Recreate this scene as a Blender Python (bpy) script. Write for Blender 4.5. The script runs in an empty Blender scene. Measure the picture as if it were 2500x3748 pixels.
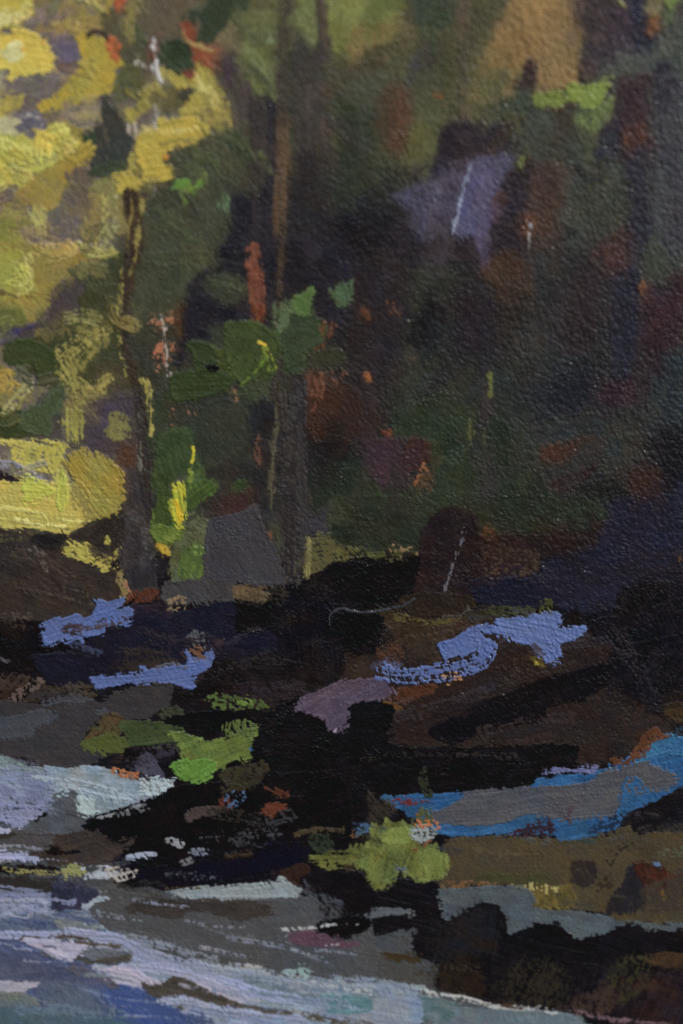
import bpy, math, random
import numpy as np
from mathutils import Vector, Matrix

# ------------------------------------------------------------------ camera
SC = bpy.context.scene
PITCH = math.radians(20)          # the lens looks down on the upright picture
DIST, LENS = 0.752, 72.0
AIM = Vector((0, 0, 1.5))
U = 1e-4                          # one paint unit = 0.1 mm
fwd = Vector((0, math.cos(PITCH), -math.sin(PITCH)))
upv = Vector((0, math.sin(PITCH), math.cos(PITCH)))
camd = bpy.data.cameras.new('camera'); cam = bpy.data.objects.new('camera', camd)
SC.collection.objects.link(cam); SC.camera = cam
cam.location = AIM - fwd * DIST
cam.rotation_euler = (math.pi / 2 - PITCH, 0, 0)
camd.lens = LENS; camd.sensor_width = 36.0; camd.sensor_fit = 'AUTO'
camd.clip_start = 0.01; camd.clip_end = 2000
camd.dof.use_dof = True; camd.dof.focus_distance = DIST + 0.018; camd.dof.aperture_fstop = 4.2
# ------------------------------------------------------------------ light
SUN_EL, SUN_AZ = math.radians(42), math.radians(50)     # azimuth: to the right of the lens axis, behind the camera
w = bpy.data.worlds.new('World'); SC.world = w; w.use_nodes = True
nt = w.node_tree; bg = nt.nodes['Background']; bg.inputs['Strength'].default_value = 0.10
sky = nt.nodes.new('ShaderNodeTexSky'); sky.sky_type = 'NISHITA'; sky.sun_disc = False
sky.sun_elevation = SUN_EL
sd = Vector((math.sin(SUN_AZ) * math.cos(SUN_EL), -math.cos(SUN_AZ) * math.cos(SUN_EL), math.sin(SUN_EL)))  # towards the sun
sky.sun_rotation = math.atan2(sd.x, sd.y)
nt.links.new(sky.outputs[0], bg.inputs[0])
sl = bpy.data.lights.new('sun', 'SUN'); sl.energy = 2.0; sl.angle = math.radians(3); sl.color = (1, .95, .88)
so = bpy.data.objects.new('sun', sl); SC.collection.objects.link(so); so.location = (2, -3, 4)
so.rotation_euler = sd.to_track_quat('Z', 'Y').to_euler()
SC.view_settings.view_transform = 'Standard'; SC.view_settings.look = 'None'
SC.view_settings.gamma = 1; SC.view_settings.exposure = 0.75
SC.cycles.use_denoising = False; SC.cycles.max_bounces = 4
GAIN = np.array([1.0, 1.0, 1.06]); VEIL = np.array([0.006, 0.006, 0.006])   # what this light makes of a white and of a black paint

# ------------------------------------------------------------------ paint simulation on the plane of the picture
CELL = 2.6
X0, X1, Y0, Y1 = -330, 2830, -480, 4290
NX, NY = int((X1 - X0) / CELL) + 1, int((Y1 - Y0) / CELL) + 1
gx = X0 + CELL * np.arange(NX); gy = Y0 + CELL * np.arange(NY)
GX, GY = np.meshgrid(gx.astype(np.float32), gy.astype(np.float32))
rng = np.random.RandomState(7)
TAB = rng.rand(8, 256, 256).astype(np.float32)

def vn(x, y, k=0):
    t = TAB[k % 8]
    xi = np.floor(x); yi = np.floor(y); fx = x - xi; fy = y - yi
    xi = xi.astype(np.int32) & 255; yi = yi.astype(np.int32) & 255
    x2 = (xi + 1) & 255; y2 = (yi + 1) & 255
    fx = fx * fx * (3 - 2 * fx); fy = fy * fy * (3 - 2 * fy)
    a = t[yi, xi] * (1 - fx) + t[yi, x2] * fx
    b = t[y2, xi] * (1 - fx) + t[y2, x2] * fx
    return a * (1 - fy) + b * fy
def fbm(x, y, k=0, o=3):
    s = 0; a = 0.5; n = 0
    for i in range(o):
        s = s + a * vn(x * 2 ** i + 17.3 * i, y * 2 ** i + 5.1 * i, k + i); n += a; a *= 0.55
    return s / n
def sstep(a, b, x):
    t = np.clip((x - a) / (b - a), 0, 1); return t * t * (3 - 2 * t)
def rot(x, y, deg):
    c, s = math.cos(math.radians(deg)), math.sin(math.radians(deg)); return x * c + y * s, -x * s + y * c

# tooth of the primed ground: small grains leaning like a backslash
ax, ay = rot(GX, GY, 62)
wob = 6 * vn(GX / 40, GY / 40, 3)
TOOTH = 0.55 * vn((ax + wob) / 17, (ay + wob) / 8.5, 0) + 0.45 * vn(ax / 8, ay / 5.5, 1)
TOOTH = np.clip((TOOTH - 0.5) * 1.5 + 0.5, 0, 1)
FIBRE = vn(GX / 3.6, GY / 3.6, 5)
COL = np.zeros((NY, NX, 3), np.float32); COL[:] = (0.14, 0.12, 0.13)
HGT = np.zeros((NY, NX), np.float32)
OWN = np.zeros((NY, NX), np.int32); CRI = np.zeros((NY, NX), np.float32)
PARTS = []                       # (name, label, parent index or None)
cur = [0, 0]

def P(name, label):
    """the motif the next strokes belong to"""
    for i, p in enumerate(PARTS):
        if p == (name, label, None): cur[0] = i; return
    PARTS.append((name, label, None)); cur[0] = len(PARTS) - 1

VIEW = [0, 0, 1]
def V(ox, oy, s=1250 / 1568): VIEW[:] = [ox, oy, s]
rgt = Vector((1, 0, 0))
def to_plane(px, py):
    """photograph pixel -> paint units on the picture plane (inverse perspective of a tilted flat picture)"""
    k = 36.0 / LENS / 3748.0
    a = (px - 1250) * k; b = (1874 - py) * k
    dy = fwd.y + b * upv.y; dz = fwd.z + b * upv.z
    t = -cam.location.y / dy
    return 1250 + a * t / U, 1874 - (cam.location.z + t * dz - 1.5) / U

def crom(p, closed, n=5):
    p = np.asarray(p, float); m = len(p)
    if m < 3: return p
    out = []
    rngi = range(m) if closed else range(m - 1)
    for i in rngi:
        if closed: a, b, c, d = p[(i - 1) % m], p[i], p[(i + 1) % m], p[(i + 2) % m]
        else: a, b, c, d = p[max(i - 1, 0)], p[i], p[i + 1], p[min(i + 2, m - 1)]
        for j in range(n):
            t = j / n
            out.append(0.5 * (2 * b + (c - a) * t + (2 * a - 5 * b + 4 * c - d) * t * t + (3 * b - a - 3 * c + d) * t ** 3))
    if not closed: out.append(p[-1])
    return np.array(out)

def hexc(h):
    h = h.lstrip('#'); c = np.array([int(h[i:i + 2], 16) / 255 for i in (0, 2, 4)])
    d = c[1] - max(c[0], c[2]); b = np.clip((c[2] - max(c[0], c[1])) / .1, 0, 1)
    if d > 0:                                                                # greens are mixed with ochre
        e = c[1] - c[0]; k = np.interp(e, [0, .13, .26], [.30, .30, .14])
        c = np.array([c[0] + k * e, c[1] - k * e, c[2] + .13 * (c[1] - c[2])])
    y = c @ (.3, .59, .11); s = .84 + .04 * b + .1 * (d > 0)                 # the pigments are duller than they look beside each other
    c = y + (c - y) * s
    yl = 1.0 if (d <= 0 and c[2] < min(c[0], c[1]) - .15) else 0.0
    return (c * (1 - .05 * (1 - 1.6 * yl) * min(1, abs(c - y).max() * 6)) * (1 - .08 * b)).astype(np.float32)

SEED = [0]
def S(col, pts, w=None, soft=5, rough=9, dry=0.0, var=0.05, c2=None, th=3.0, ang=None, n=None, ridge=1.0, op=1.0, sm=1, gs=1.0, fade=0.0, edge=1.0, crisp=None, auto=False):
    """one brush stroke. pts: 'x y x y ...' in the current view; w: width makes it a swept stroke, else a filled outline.
    soft edge half-width, rough edge wander, dry 0..1 broken cover, fade extra dryness towards the end, c2 second streak colour"""
    SEED[0] += 1; sd_ = SEED[0]; r = random.Random(sd_)
    v = [float(q) for q in pts.replace(',', ' ').split()]
    P0 = [(VIEW[0] + v[i] * VIEW[2], VIEW[1] + v[i + 1] * VIEW[2]) for i in range(0, len(v), 2)]
    Q = np.array(P0 if auto else [to_plane(*p) for p in P0])
    closed = w is None
    if closed and len(Q) == 2:            # two corners: a rounded box
        (a, b), (c, d) = Q
        Q = np.array([(a, b), ((a + c) / 2, b - 4), (c, b), (c + 4, (b + d) / 2), (c, d), ((a + c) / 2, d + 4), (a, d), (a - 4, (b + d) / 2)])
    C = crom(Q, closed) if sm else Q
    pad = rough * 2 + soft * 2.5 + 16
    if w is not None:
        ws = [float(q) * VIEW[2] for q in (w if isinstance(w, (tuple, list)) else (w, w))]; pad += max(ws) / 2
    x0, y0 = C.min(0) - pad; x1, y1 = C.max(0) + pad
    i0 = max(0, int((x0 - X0) / CELL)); i1 = min(NX, int((x1 - X0) / CELL) + 2)
    j0 = max(0, int((y0 - Y0) / CELL)); j1 = min(NY, int((y1 - Y0) / CELL) + 2)
    if i1 - i0 < 2 or j1 - j0 < 2: return
    x = GX[j0:j1, i0:i1]; y = GY[j0:j1, i0:i1]
    st = 1 if x.size < 40000 else (2 if x.size < 160000 else 4)
    def pad_idx(n_): 
        a = np.arange(0, n_ + st, st); return np.minimum(a, n_ - 1) if st > 1 else np.arange(n_)
    jj, ii = pad_idx(x.shape[0]), pad_idx(x.shape[1])
    xs = x[np.ix_(jj, ii)]; ys = y[np.ix_(jj, ii)]
    best = np.full(xs.shape, 1e9, np.float32); lat = np.zeros_like(xs); alo = np.zeros_like(xs)
    ins = np.zeros(xs.shape, bool)
    m = len(C); acc = 0.0
    seglen = [float(np.hypot(*(C[(i + 1) % m] - C[i]))) for i in range(m if closed else m - 1)]; tot = sum(seglen) + 1e-6
    for i in range(m if closed else m - 1):
        ax_, ay_ = C[i]; bx_, by_ = C[(i + 1) % m]
        dx, dy = bx_ - ax_, by_ - ay_; L2 = dx * dx + dy * dy + 1e-9
        t = np.clip(((xs - ax_) * dx + (ys - ay_) * dy) / L2, 0, 1)
        qx = xs - ax_ - t * dx; qy = ys - ay_ - t * dy
        d = np.sqrt(qx * qx + qy * qy)
        if not closed:
            tt = (acc + t * seglen[i]) / tot
            dd = d - 0.5 * (ws[0] + (ws[1] - ws[0]) * tt)
            k = dd < best; best = np.where(k, dd, best)
            lat = np.where(k, (qx * dy - qy * dx) / math.sqrt(L2), lat); alo = np.where(k, acc + t * seglen[i], alo)
        else:
            best = np.minimum(best, d)
            if (ay_ > ys.min() or by_ > ys.min()):
                cr = ((ay_ > ys) != (by_ > ys))
                if abs(dy) > 1e-9: ins ^= cr & (xs < ax_ + (ys - ay_) * dx / dy)
        acc += seglen[i]
    sdf = (np.where(ins, best, -best) if closed else -best).astype(np.float32)
    def up(a):
        if st == 1: return a
        J = np.arange(x.shape[0]) / st; I = np.arange(x.shape[1]) / st
        j_ = np.minimum(J.astype(int), a.shape[0] - 2); i_ = np.minimum(I.astype(int), a.shape[1] - 2)
        fj = (J - j_)[:, None]; fi = (I - i_)[None, :]
        return ((a[np.ix_(j_, i_)] * (1 - fi) + a[np.ix_(j_, i_ + 1)] * fi) * (1 - fj) + (a[np.ix_(j_ + 1, i_)] * (1 - fi) + a[np.ix_(j_ + 1, i_ + 1)] * fi) * fj).astype(np.float32)
    if st > 1 and x.shape[0] > st * 2 and x.shape[1] > st * 2: sdf = up(sdf); lat = up(lat); alo = up(alo)
    elif st > 1: return
    ox, oy = r.uniform(0, 200), r.uniform(0, 200)
    if closed:
        if ang is None:
            q = C - C.mean(0); cv = q.T @ q; ev, evec = np.linalg.eigh(cv); ang_ = math.degrees(math.atan2(evec[1, 1], evec[0, 1])) + r.uniform(-14, 14)
        else: ang_ = ang
        wx = x + 22 * fbm(x / 120 + ox, y / 120, 4, 2); wy = y + 22 * fbm(x / 120, y / 120 + oy, 2, 2)
        al, la = rot(wx, wy, ang_)
    else: al, la = alo, lat
    B = 0.6 * vn(la / 7 + ox, al / 150 + oy, 2) + 0.4 * vn(la / 4 + oy, al / 60 + ox, 6)       # bristle marks
    B = np.clip((B - 0.5) * 1.9 + 0.5, 0, 1)
    big = fbm(x / 46 + ox, y / 46 + oy, 1, 3); fine = vn(x / 9 + oy, y / 9 + ox, 4)
    T = TOOTH[j0:j1, i0:i1]
    mid = vn(x / 15 + ox, y / 15 + oy, 7)
    dn = sdf + rough * ((big - 0.5) * 1.9 + (mid - 0.5) * 1.0 + (B - 0.5) * 0.9 + (fine - 0.5) * 0.6)
    nz = np.clip(fbm(x / 75 + oy, y / 75 + oy, 3, 2) * 1.7 - 0.45, 0, 1)
    W = 3.0 + edge * (30 * nz ** 1.6 if soft <= 14 else 34 * nz + 1.8 * soft)
    if w is not None: W = np.minimum(W, 0.35 * max(ws) + 2)
    if gs != 1.0: K = 0.7 * vn(x / (8 * gs) + ox, y / (8 * gs) + oy, 0) + 0.3 * fine
    else: K = 0.48 * T + 0.30 * B + 0.14 * big + 0.12 * fine
    K = 1 / (1 + np.exp(-(K - K.mean()) / (K.std() * 0.60 + 1e-4)))                            # evened out: share of the ground a dry brush covers
    hw = 0.16 if soft <= 7 else (0.30 if soft <= 14 else 0.55)
    a = sstep(-hw, hw, dn / W + 0.5 - (1 - K) * np.clip(W / 12, 0, 1)) * sstep(-6 - soft * (soft > 14), 1, dn + W * 0.5)
    if dry > 0 or fade > 0:
        prog = (alo / tot if not closed else np.clip((al - al.min()) / (al.max() - al.min() + 1), 0, 1))
        D = dry * (0.55 + 0.9 * np.clip(big * 1.4 - .2, 0, 1)) + fade * prog
        a = a * sstep(D - 0.13, D + 0.13, K + 0.06)
    a = a * op
    if auto == 1: a = a * np.clip(1.0 - 1.3 * CRI[j0:j1, i0:i1], 0, 1)
    c = (hexc(col) if isinstance(col, str) else np.asarray(col, np.float32))[None, None, :] * np.ones(x.shape + (1,), np.float32)
    if c2 is not None:
        mx = sstep(0.3, 0.75, 0.3 * B + 0.7 * big)[..., None]; c = c * (1 - mx) + hexc(c2) * mx
    lum = 1 + var * ((B - 0.5) * 0.8 + (big - 0.5) * 2.0 + (FIBRE[j0:j1, i0:i1] - 0.5) * 0.7)
    hue = (fbm(x / 70 + oy, y / 70 + ox, 5, 2) - 0.5) * var * 1.2
    c = c * lum[..., None]; c[..., 0] *= 1 + hue; c[..., 2] *= 1 - hue
    A = a[..., None]
    COL[j0:j1, i0:i1] = COL[j0:j1, i0:i1] * (1 - A) + c * A
    cr = crisp if crisp is not None else (0.0 if soft > 7 else (0.95 if (soft <= 3 and dry >= .4) else (0.85 if n is not None else 0.55)))
    CRI[j0:j1, i0:i1] = CRI[j0:j1, i0:i1] * (1 - a) + cr * a
    e = np.exp(-((sdf - 5) / 6.0) ** 2) * ridge
    HGT[j0:j1, i0:i1] = HGT[j0:j1, i0:i1] * (1 - 0.35 * a) + a * th * (0.30 + (0.30 if th >= 4 else 0.16) * (B - 0.3) + 0.28 * e)
    if auto: return
    if n is not None:
        PARTS.append(('brush_stroke', n, cur[0])); own = len(PARTS) - 1
    else: own = cur[0]
    o = OWN[j0:j1, i0:i1]; o[a > (0.5 if n is None else 0.42)] = own
def RP(label): pass

# ------------------------------------------------------------------ the picture, stroke by stroke
P('underpainting', 'dark brown underpainting showing between the strokes')
V(0, 0, 1 / .6272)
S('#211d1f', '-300 -400 1900 -400 1900 2800 -300 2800', soft=5, rough=0, var=.15, th=1, sm=0)
S('#6a5f60', '-300 -400 430 -400 520 200 380 520 330 900 280 1250 -300 1260', soft=60, rough=30, var=.12, c2='#6f6242')
S('#5b5636', '480 -400 1180 -400 1150 300 950 420 700 440 500 420', soft=60, rough=30, var=.12, c2='#4a4730')
S('#494a3a', '1100 -400 1900 -400 1900 420 1350 430 1150 300', soft=50, rough=30, var=.1, c2='#403a3c')
S('#3b3c2c', '260 400 520 380 560 700 640 1000 640 1330 330 1330 300 900', soft=50, rough=30, var=.12, c2='#463c34')
S('#2b2726', '520 500 900 420 1250 520 1700 500 1900 900 1800 1300 560 1230', soft=50, rough=30, var=.22, c2='#242221')
S('#363733', '1200 400 1900 380 1900 900 1500 860 1250 700', soft=60, rough=30, var=.15, c2='#302b2d')
S('#2e2620', '-300 1210 200 1220 380 1400 100 1440 -300 1430', soft=20, var=.2, c2='#332a26')
S('#171315', '-300 1400 1900 1300 1900 2400 -300 2300', soft=30, rough=20, var=.25, c2='#1b171a', th=2)
S('#2a211f', '550 1400 1150 1420 1500 1560 1500 1750 1000 1780 560 1640', soft=50, rough=30, var=.2, c2='#2f241f')
S('#43413f', '-300 1900 400 2000 1000 2100 1050 2400 -300 2450', soft=30, rough=20, var=.1, c2='#4a4d54')

# ============ R1 top left
V(0, 0)
P('painted_foliage', 'yellow ochre autumn foliage filling the upper left')
S('#86733c', '-400 -600 530 -600 500 60 300 120 120 120 -400 100', soft=12, dry=.12, c2='#6c6050', var=.12, ang=165)
S('#9a8434', '190 160 330 130 480 90 520 10', w=(90, 60), dry=.2, c2='#877239', var=.12)
S('#93802f', '250 60 370 20 470 -30', w=60, dry=.35, c2='#7c6b35')
S('#b9a63f', '-400 -600 160 -600 160 0 175 45 110 100 50 125 -400 140', c2='#a99536', n='golden dab at the upper left corner', var=.1)
S('#c6bd75', '-300 60 30 50 100 62 90 95 20 120 -300 125', var=.06)
S('#675c5e', '100 90 240 20 260 130 200 170 120 150', dry=.35, soft=10)
S('#675d63', '180 190 360 170 380 330 260 380 0 440 -30 400', soft=8, var=.1, c2='#5e5559')
S('#ad9430', '350 170 420 150 490 195 540 260 562 340 545 385 520 400 470 440 330 480 210 515 165 478 250 430 330 350 372 280', var=.12, c2='#9b832f', dry=.08, n='long ochre stroke sweeping down beside the orange specks', ang=150)
S('#7b5a3e', '262 280 300 275 370 290 365 330 330 345 300 330 265 320', dry=.25, soft=6, c2='#69504a')
S('#66596a', '285 205 330 195 352 215 360 275 310 280 275 250', soft=5, n='mauve gap between ochre dabs')
S('#cfb342', '-400 150 60 138 150 150 200 190 240 240 256 290 240 322 170 342 100 360 62 375 25 352 10 320 -400 340', th=5, var=.08, c2='#c2a83f', n='thick bright yellow dab, largest on the left edge', ang=10)
S('#d6cd8c', '35 215 75 180 105 195 108 250 80 285 30 275 15 240', soft=10, th=3, n='pale cream dab on the bright yellow one')
S('#c39538', '100 232 140 215 190 190', w=16, dry=.3)
S('#675d60', '-400 370 60 372 250 345 240 400 190 440 100 450 -400 445', soft=8, dry=.1, c2='#70645f', var=.08)
S('#b19b3b', '-400 430 60 430 100 452 95 480 50 510 0 548 -400 560', dry=.22, c2='#9d8a3a')
S('#8a7a6c', '325 495 400 470 470 480 455 560 400 585 330 560', soft=18, dry=.2, c2='#96854e')
S('#62585e', '75 525 150 520 205 550 210 590 160 635 100 610 70 570', soft=6, var=.1)
S('#a09391', '100 538 130 528 165 535 195 565 192 585', w=9, dry=.3, soft=3)
S('#b6ad7c', '-400 560 50 545 65 580 50 620 -400 625', soft=9)
S('#9a8333', '280 560 390 600 402 680 350 780 300 860 240 950 150 965 60 900 180 780 300 700', dry=.1, var=.12, c2='#8a7638', ang=140)
S('#b1a93d', '-400 610 60 612 150 645 232 562 300 585 325 620 350 660 285 735 150 805 95 860 40 850 -400 850', soft=12, var=.1, c2='#a7a045', n='broad lime yellow stroke at the left edge', ang=155)
S('#c4ba5c', '20 660 130 700 220 640 260 590', w=(50, 30), dry=.35, soft=10)
S('#aba14f', '20 790 120 740 260 720', w=(60, 20), dry=.3, soft=10, c2='#8d8a4a')
S('#c5b25c', '285 690 310 660 345 645 352 668 320 705 290 715', th=5)
S('#7a6356', '-400 870 60 880 130 960 120 1200 -400 1200', soft=30, var=.12, c2='#756f35')
S('#77772f', '-400 940 40 980 90 1080 60 1240 -400 1240', soft=25, dry=.1, c2='#857c38')
S('#a69c50', '130 955 200 950 215 1010 205 1070 180 1080 140 1020', dry=.28, soft=8)
S('#6a5846', '310 790 400 770 440 850 420 930 330 920 300 860', soft=14, dry=.1, c2='#5f5348')
S('#8f7e40', '425 830 560 795 565 920 590 1000 560 1075 480 1100 400 1160 370 1050 420 960 420 900', dry=.16, c2='#7c6d42', var=.14, ang=80)
S('#b5a878', '530 890 532 1000 540 1060', w=9, dry=.35, soft=3)
S('#a3964f', '480 900 485 980 470 1050', w=12, dry=.4, soft=3)
S('#5b5237', '478 60 600 30 680 120 640 260 600 320 560 260 500 190', soft=12, dry=.15, c2='#4b4630', var=.14)
S('#51512a', '560 310 640 300 670 380 640 430 580 470 530 450 520 390', soft=9, dry=.18, c2='#5d5a33', var=.15)
S('#49472c', '640 410 730 400 820 390 870 440 820 500 740 520 650 470', dry=.2, c2='#5e5733', var=.15)
S('#8d7d3a', '600 420 650 440 700 400 750 420', w=30, dry=.55)
S('#3b372e', '820 400 900 410 870 450 820 450', dry=.2)
S('#3e3e37', '470 450 498 455 520 500 560 530 600 610 610 650 590 740 560 790 480 810 430 812 420 720 385 640 440 595 460 520', dry=.1, c2='#33352f', var=.16, n='dark slate green stroke between yellow dabs', ang=75)
S('#2f4a2d', '380 622 420 600 450 620 440 650 395 660', soft=6)
S('#33462b', '430 770 500 745 570 750 555 790 440 815', soft=8, dry=.15)
S('#96863a', '585 720 620 700 640 760 600 800 590 760', dry=.4)
S('#bda896', '585 580 610 565 625 600 615 640 600 620', dry=.3, soft=3)
S('#a6953a', '580 505 620 485 660 455 680 480 675 510 630 530 615 565 590 560', dry=.12, c2='#8e8037')
S('#63544e', '640 545 700 500 740 520 700 600 650 600', dry=.15)
S('#aa943a', '740 310 820 335 880 340 900 288 960 300 1000 370 1040 440 1070 530 1045 600 985 602 965 510 900 520 832 522 870 450 905 410 830 400 790 380', var=.1, c2='#9b8739', ang=65, dry=.08, n='ochre dab right of the dark green leaf')
S('#c2b060', '900 350 940 430 975 490', w=16, dry=.25, soft=3)
S('#b9a85c', '960 400 985 440 1000 480', w=14, dry=.3, soft=3)
S('#8e7c3a', '900 530 980 500 1060 540 1050 600 960 620', dry=.45)
S('#b29b38', '650 620 720 570 830 535 950 570 960 600 920 655 860 670 790 690 765 735 800 770 800 820 760 840 700 840 660 835 640 885 570 905 535 850 550 795 650 800 625 720 620 665', th=5, var=.08, c2='#a68f36', n='large branching golden dab above the slim trunk', ang=170)
S('#c4ad56', '660 590 760 610 900 590', w=22, dry=.35)
S('#8f7d33', '740 660 830 640 920 650', w=16, dry=.3)
S('#c47f22', '738 716 760 706 785 716 760 728', soft=3, rough=3, n='tiny orange accent under the golden dab')
S('#384426', '788 690 830 672 900 672 915 680 880 720 830 745 795 735', dry=.1, c2='#43492c')
# top middle
P('painted_foliage', 'olive and dark green foliage across the top')
S('#625641', '600 -400 960 -400 870 60 835 130 840 205 770 190 700 205 610 150 560 60', soft=14, var=.1, c2='#574c3b')
S('#7e6b49', '960 190 1010 130 1050 90 1080 140 1090 220 1030 240 985 230', soft=8)
S('#443c30', '640 180 700 200 700 330 620 320 600 240', dry=.3, soft=10)
S('#7a3925', '833 112 880 95 905 140 910 190 980 210 1025 240 1020 335 985 322 900 285 888 230 850 180', soft=5, c2='#8c452b', dry=.06, n='rust red patch around the dark green leaves')
S('#9c5230', '925 235 1020 240 1015 320 950 290', soft=12, dry=.2)
S('#7a2f25', '850 330 880 312 892 340 880 365 858 350', soft=3, rough=4)
S('#2f4427', '868 60 960 -10 1020 -400 1180 -400 1100 0 1080 40 1055 90 1000 160 960 196 905 192 905 150 930 110 895 90 860 92', th=4, c2='#2b3d26', var=.12, n='dark green leaf shape touching the top edge')
S('#34472b', '1080 -300 1150 -300 1150 20 1060 30', soft=6)
S('#ab8a4c', '840 150 860 185 905 212 985 236', w=9, soft=3, dry=.1)
S('#2a4024', '745 205 790 175 862 192 888 235 880 292 832 335 782 318 740 272', th=5, var=.12, c2='#2d4526', n='round dark green leaf dab with a red tip')
S('#6a3a2a', '690 195 712 190 722 260 700 270', soft=4, dry=.2)
S('#cbc6c4', '708 170 706 230 716 290 722 330 738 372', w=13, soft=3, dry=.25, th=4, n='broken white vertical line beside the dark leaf')
S('#b8aea8', '712 490 715 530 712 582', w=14, soft=3, dry=.3)
S('#b0a6a0', '706 850 710 882', w=15, soft=3, dry=.3)
S('#a59a8c', '630 285 670 310', w=10, soft=3, dry=.45)
S('#b85c30', '490 190 520 165 550 200 556 270 535 285 505 240', soft=3, dry=.25, gs=1.4, n='orange speckles at the end of the ochre stroke')
S('#b85630', '530 -20 560 -20 582 20 575 55 540 40', soft=3, dry=.45, gs=1.3)
S('#3a2c28', '410 160 440 140 470 150 492 180', w=20, soft=4, dry=.15)
S('#4e4238', '1000 250 1090 260 1180 440 1180 620 1090 640 1070 500 1020 380', soft=22, var=.14, c2='#453b37')
S('#41323a', '1035 250 1080 240 1085 340 1060 380 1030 330', soft=6, dry=.1)
S('#454933', '920 640 1080 600 1180 700 1170 900 1060 980 1080 1060 900 1200 650 1200 660 900 810 840 800 760', soft=18, var=.12, c2='#3e402f', ang=60)
S('#616b33', '1085 60 1290 20 1400 -400 1570 -400 1480 0 1480 190 1410 220 1340 300 1340 380 1290 462 1180 432 1130 320 1080 240 1110 190', soft=12, var=.13, c2='#6d7840', dry=.06, ang=120, n='mossy green foliage dab, largest at the top')
S('#768a5b', '1215 150 1280 130 1270 190 1220 200', dry=.45)
S('#6f8a6a', '1290 215 1335 205 1320 260 1290 262', dry=.45)
S('#4a2f26', '1240 205 1262 240', w=14, dry=.3)
S('#4b4230', '1290 -400 1350 -400 1350 130 1290 190', soft=16, dry=.12)
S('#37352a', '1260 260 1420 230 1400 420 1300 470 1290 380', soft=24, dry=.2, c2='#33382a')
S('#6f8a3c', '795 850 850 820 892 860 930 790 952 805 920 865 880 880 856 936 820 910', soft=6, c2='#4f8a26', var=.15, n='bright green dab on the olive mass')
S('#56814a', '1005 900 1040 890 1055 940 1035 985 1012 940', soft=5, dry=.25)
S('#5a7a38', '1195 700 1245 710 1250 770 1245 800 1210 750', soft=6, dry=.3)
S('#2f4429', '1066 620 1110 612 1165 690 1160 740 1100 690', soft=7, dry=.12)
S('#2e3d25', '1300 450 1400 440 1410 610 1320 640', soft=14, dry=.15)
S('#34302d', '1150 470 1270 450 1270 760 1200 780 1160 640', soft=14, dry=.1, c2='#463b37')
S('#232027', '1070 880 1180 900 1250 860 1260 1200 1000 1200 1060 1060', soft=12, var=.2, c2='#1f1c20')
# trunks upper middle
P('painted_tree_trunk', 'wide blurred brown trunk reaching the top edge')
S('#463c34', '1505 -400 1500 60 1470 240 1450 500 1460 900 1470 1200', w=(60, 170), soft=14, var=.2, c2='#3a332e', dry=.05, crisp=.3)
S('#3c3632', '1385 200 1380 600 1390 1200', w=(70, 50), soft=16, dry=.1)
S('#574639', '1500 -400 1495 120 1500 240 1490 460 1495 700', w=(50, 40), soft=7, c2='#4a3d36', fade=.5, crisp=.5)
P('painted_tree_trunk', 'narrow ochre brown trunk beside a black stripe')
S('#2a262c', '1250 470 1250 700 1240 900 1230 1200', w=40, soft=9, dry=.1, crisp=.5)
S('#56432d', '1300 560 1300 700 1290 900 1285 1200', w=(58, 46), soft=7, c2='#5e4430', dry=.06, crisp=.5)
S('#6c442b', '1300 760 1295 900 1300 1100', w=(34, 26), soft=5, dry=.3, fade=.15)
S('#272324', '1350 760 1500 740 1520 1200 1320 1200', soft=22, dry=.08, var=.2)

# ============ R2 top right
V(1250, 0)
P('painted_foliage', 'olive and dark green foliage across the top')
S('#4d4c31', '280 250 560 200 560 620 400 760 270 760', soft=26, var=.12, c2='#555135', dry=.05)
S('#66702f', '-40 -400 300 -400 300 30 290 60 262 92 288 180 200 202 80 240 -40 275', soft=8, c2='#75773c', var=.12, dry=.05)
S('#7d6339', '60 120 200 90 290 90 295 200 200 260 90 300 40 290', soft=12, dry=.38)
S('#38442f', '300 -400 560 -400 560 60 520 100 460 125 400 92 310 78', soft=12, c2='#343f2e', var=.14)
S('#2f4428', '400 80 470 70 500 100 455 125 410 115', soft=8)
S('#545030', '560 -400 760 -400 740 60 650 220 600 400 590 560 540 560 560 100', soft=26, c2='#4c4a31', var=.1)
S('#44402a', '-60 330 60 290 160 240 250 200', w=(60, 40), dry=.4, soft=10)
S('#473626', '-40 420 60 350 180 290', w=(60, 40), dry=.35, soft=10)
S('#3a332c', '300 420 330 330 400 250', w=(30, 70), dry=.25, soft=9, c2='#4a4654')
S('#46483a', '-40 300 -40 470 60 560 200 520 260 380 150 340', soft=24, dry=.35)
S('#493729', '165 440 260 395 330 560 300 690 232 700 170 600', soft=14, c2='#5a3a28', dry=.08)
S('#6e4230', '240 460 310 470 320 640 260 700 240 600', soft=4, dry=.72, op=.6)
S('#9b4f2c', '430 440 470 470', w=16, dry=.5, gs=1.2)
S('#56532f', '300 560 440 550 430 640 380 730 290 745 290 640', soft=14, c2='#615c34', dry=.06)
S('#7b4728', '400 570 430 620', w=12, dry=.5)
S('#4b4233', '555 -400 560 100 552 300 565 560', w=44, soft=12, dry=.15, c2='#57493a', crisp=.4)
S('#2d3528', '-20 470 0 470 150 520 170 700 100 950 -20 950', soft=24, var=.18, c2='#27311f')
S('#2e3b28', '-30 760 120 720 230 760 200 920 -30 950', soft=24, dry=.1, c2='#2b2a26')
P('painted_foliage', 'tan ochre foliage forked at the upper right')
S('#88693b', '760 0 860 -400 1060 -400 1085 60 1110 130 1095 250 1105 370 1020 402 960 430 880 430 870 290 840 295 800 400 720 470 620 505 590 420 640 260 700 160', soft=8, c2='#80633c', var=.08, th=4, n='broad tan dab with a notch below', ang=75)
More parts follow.
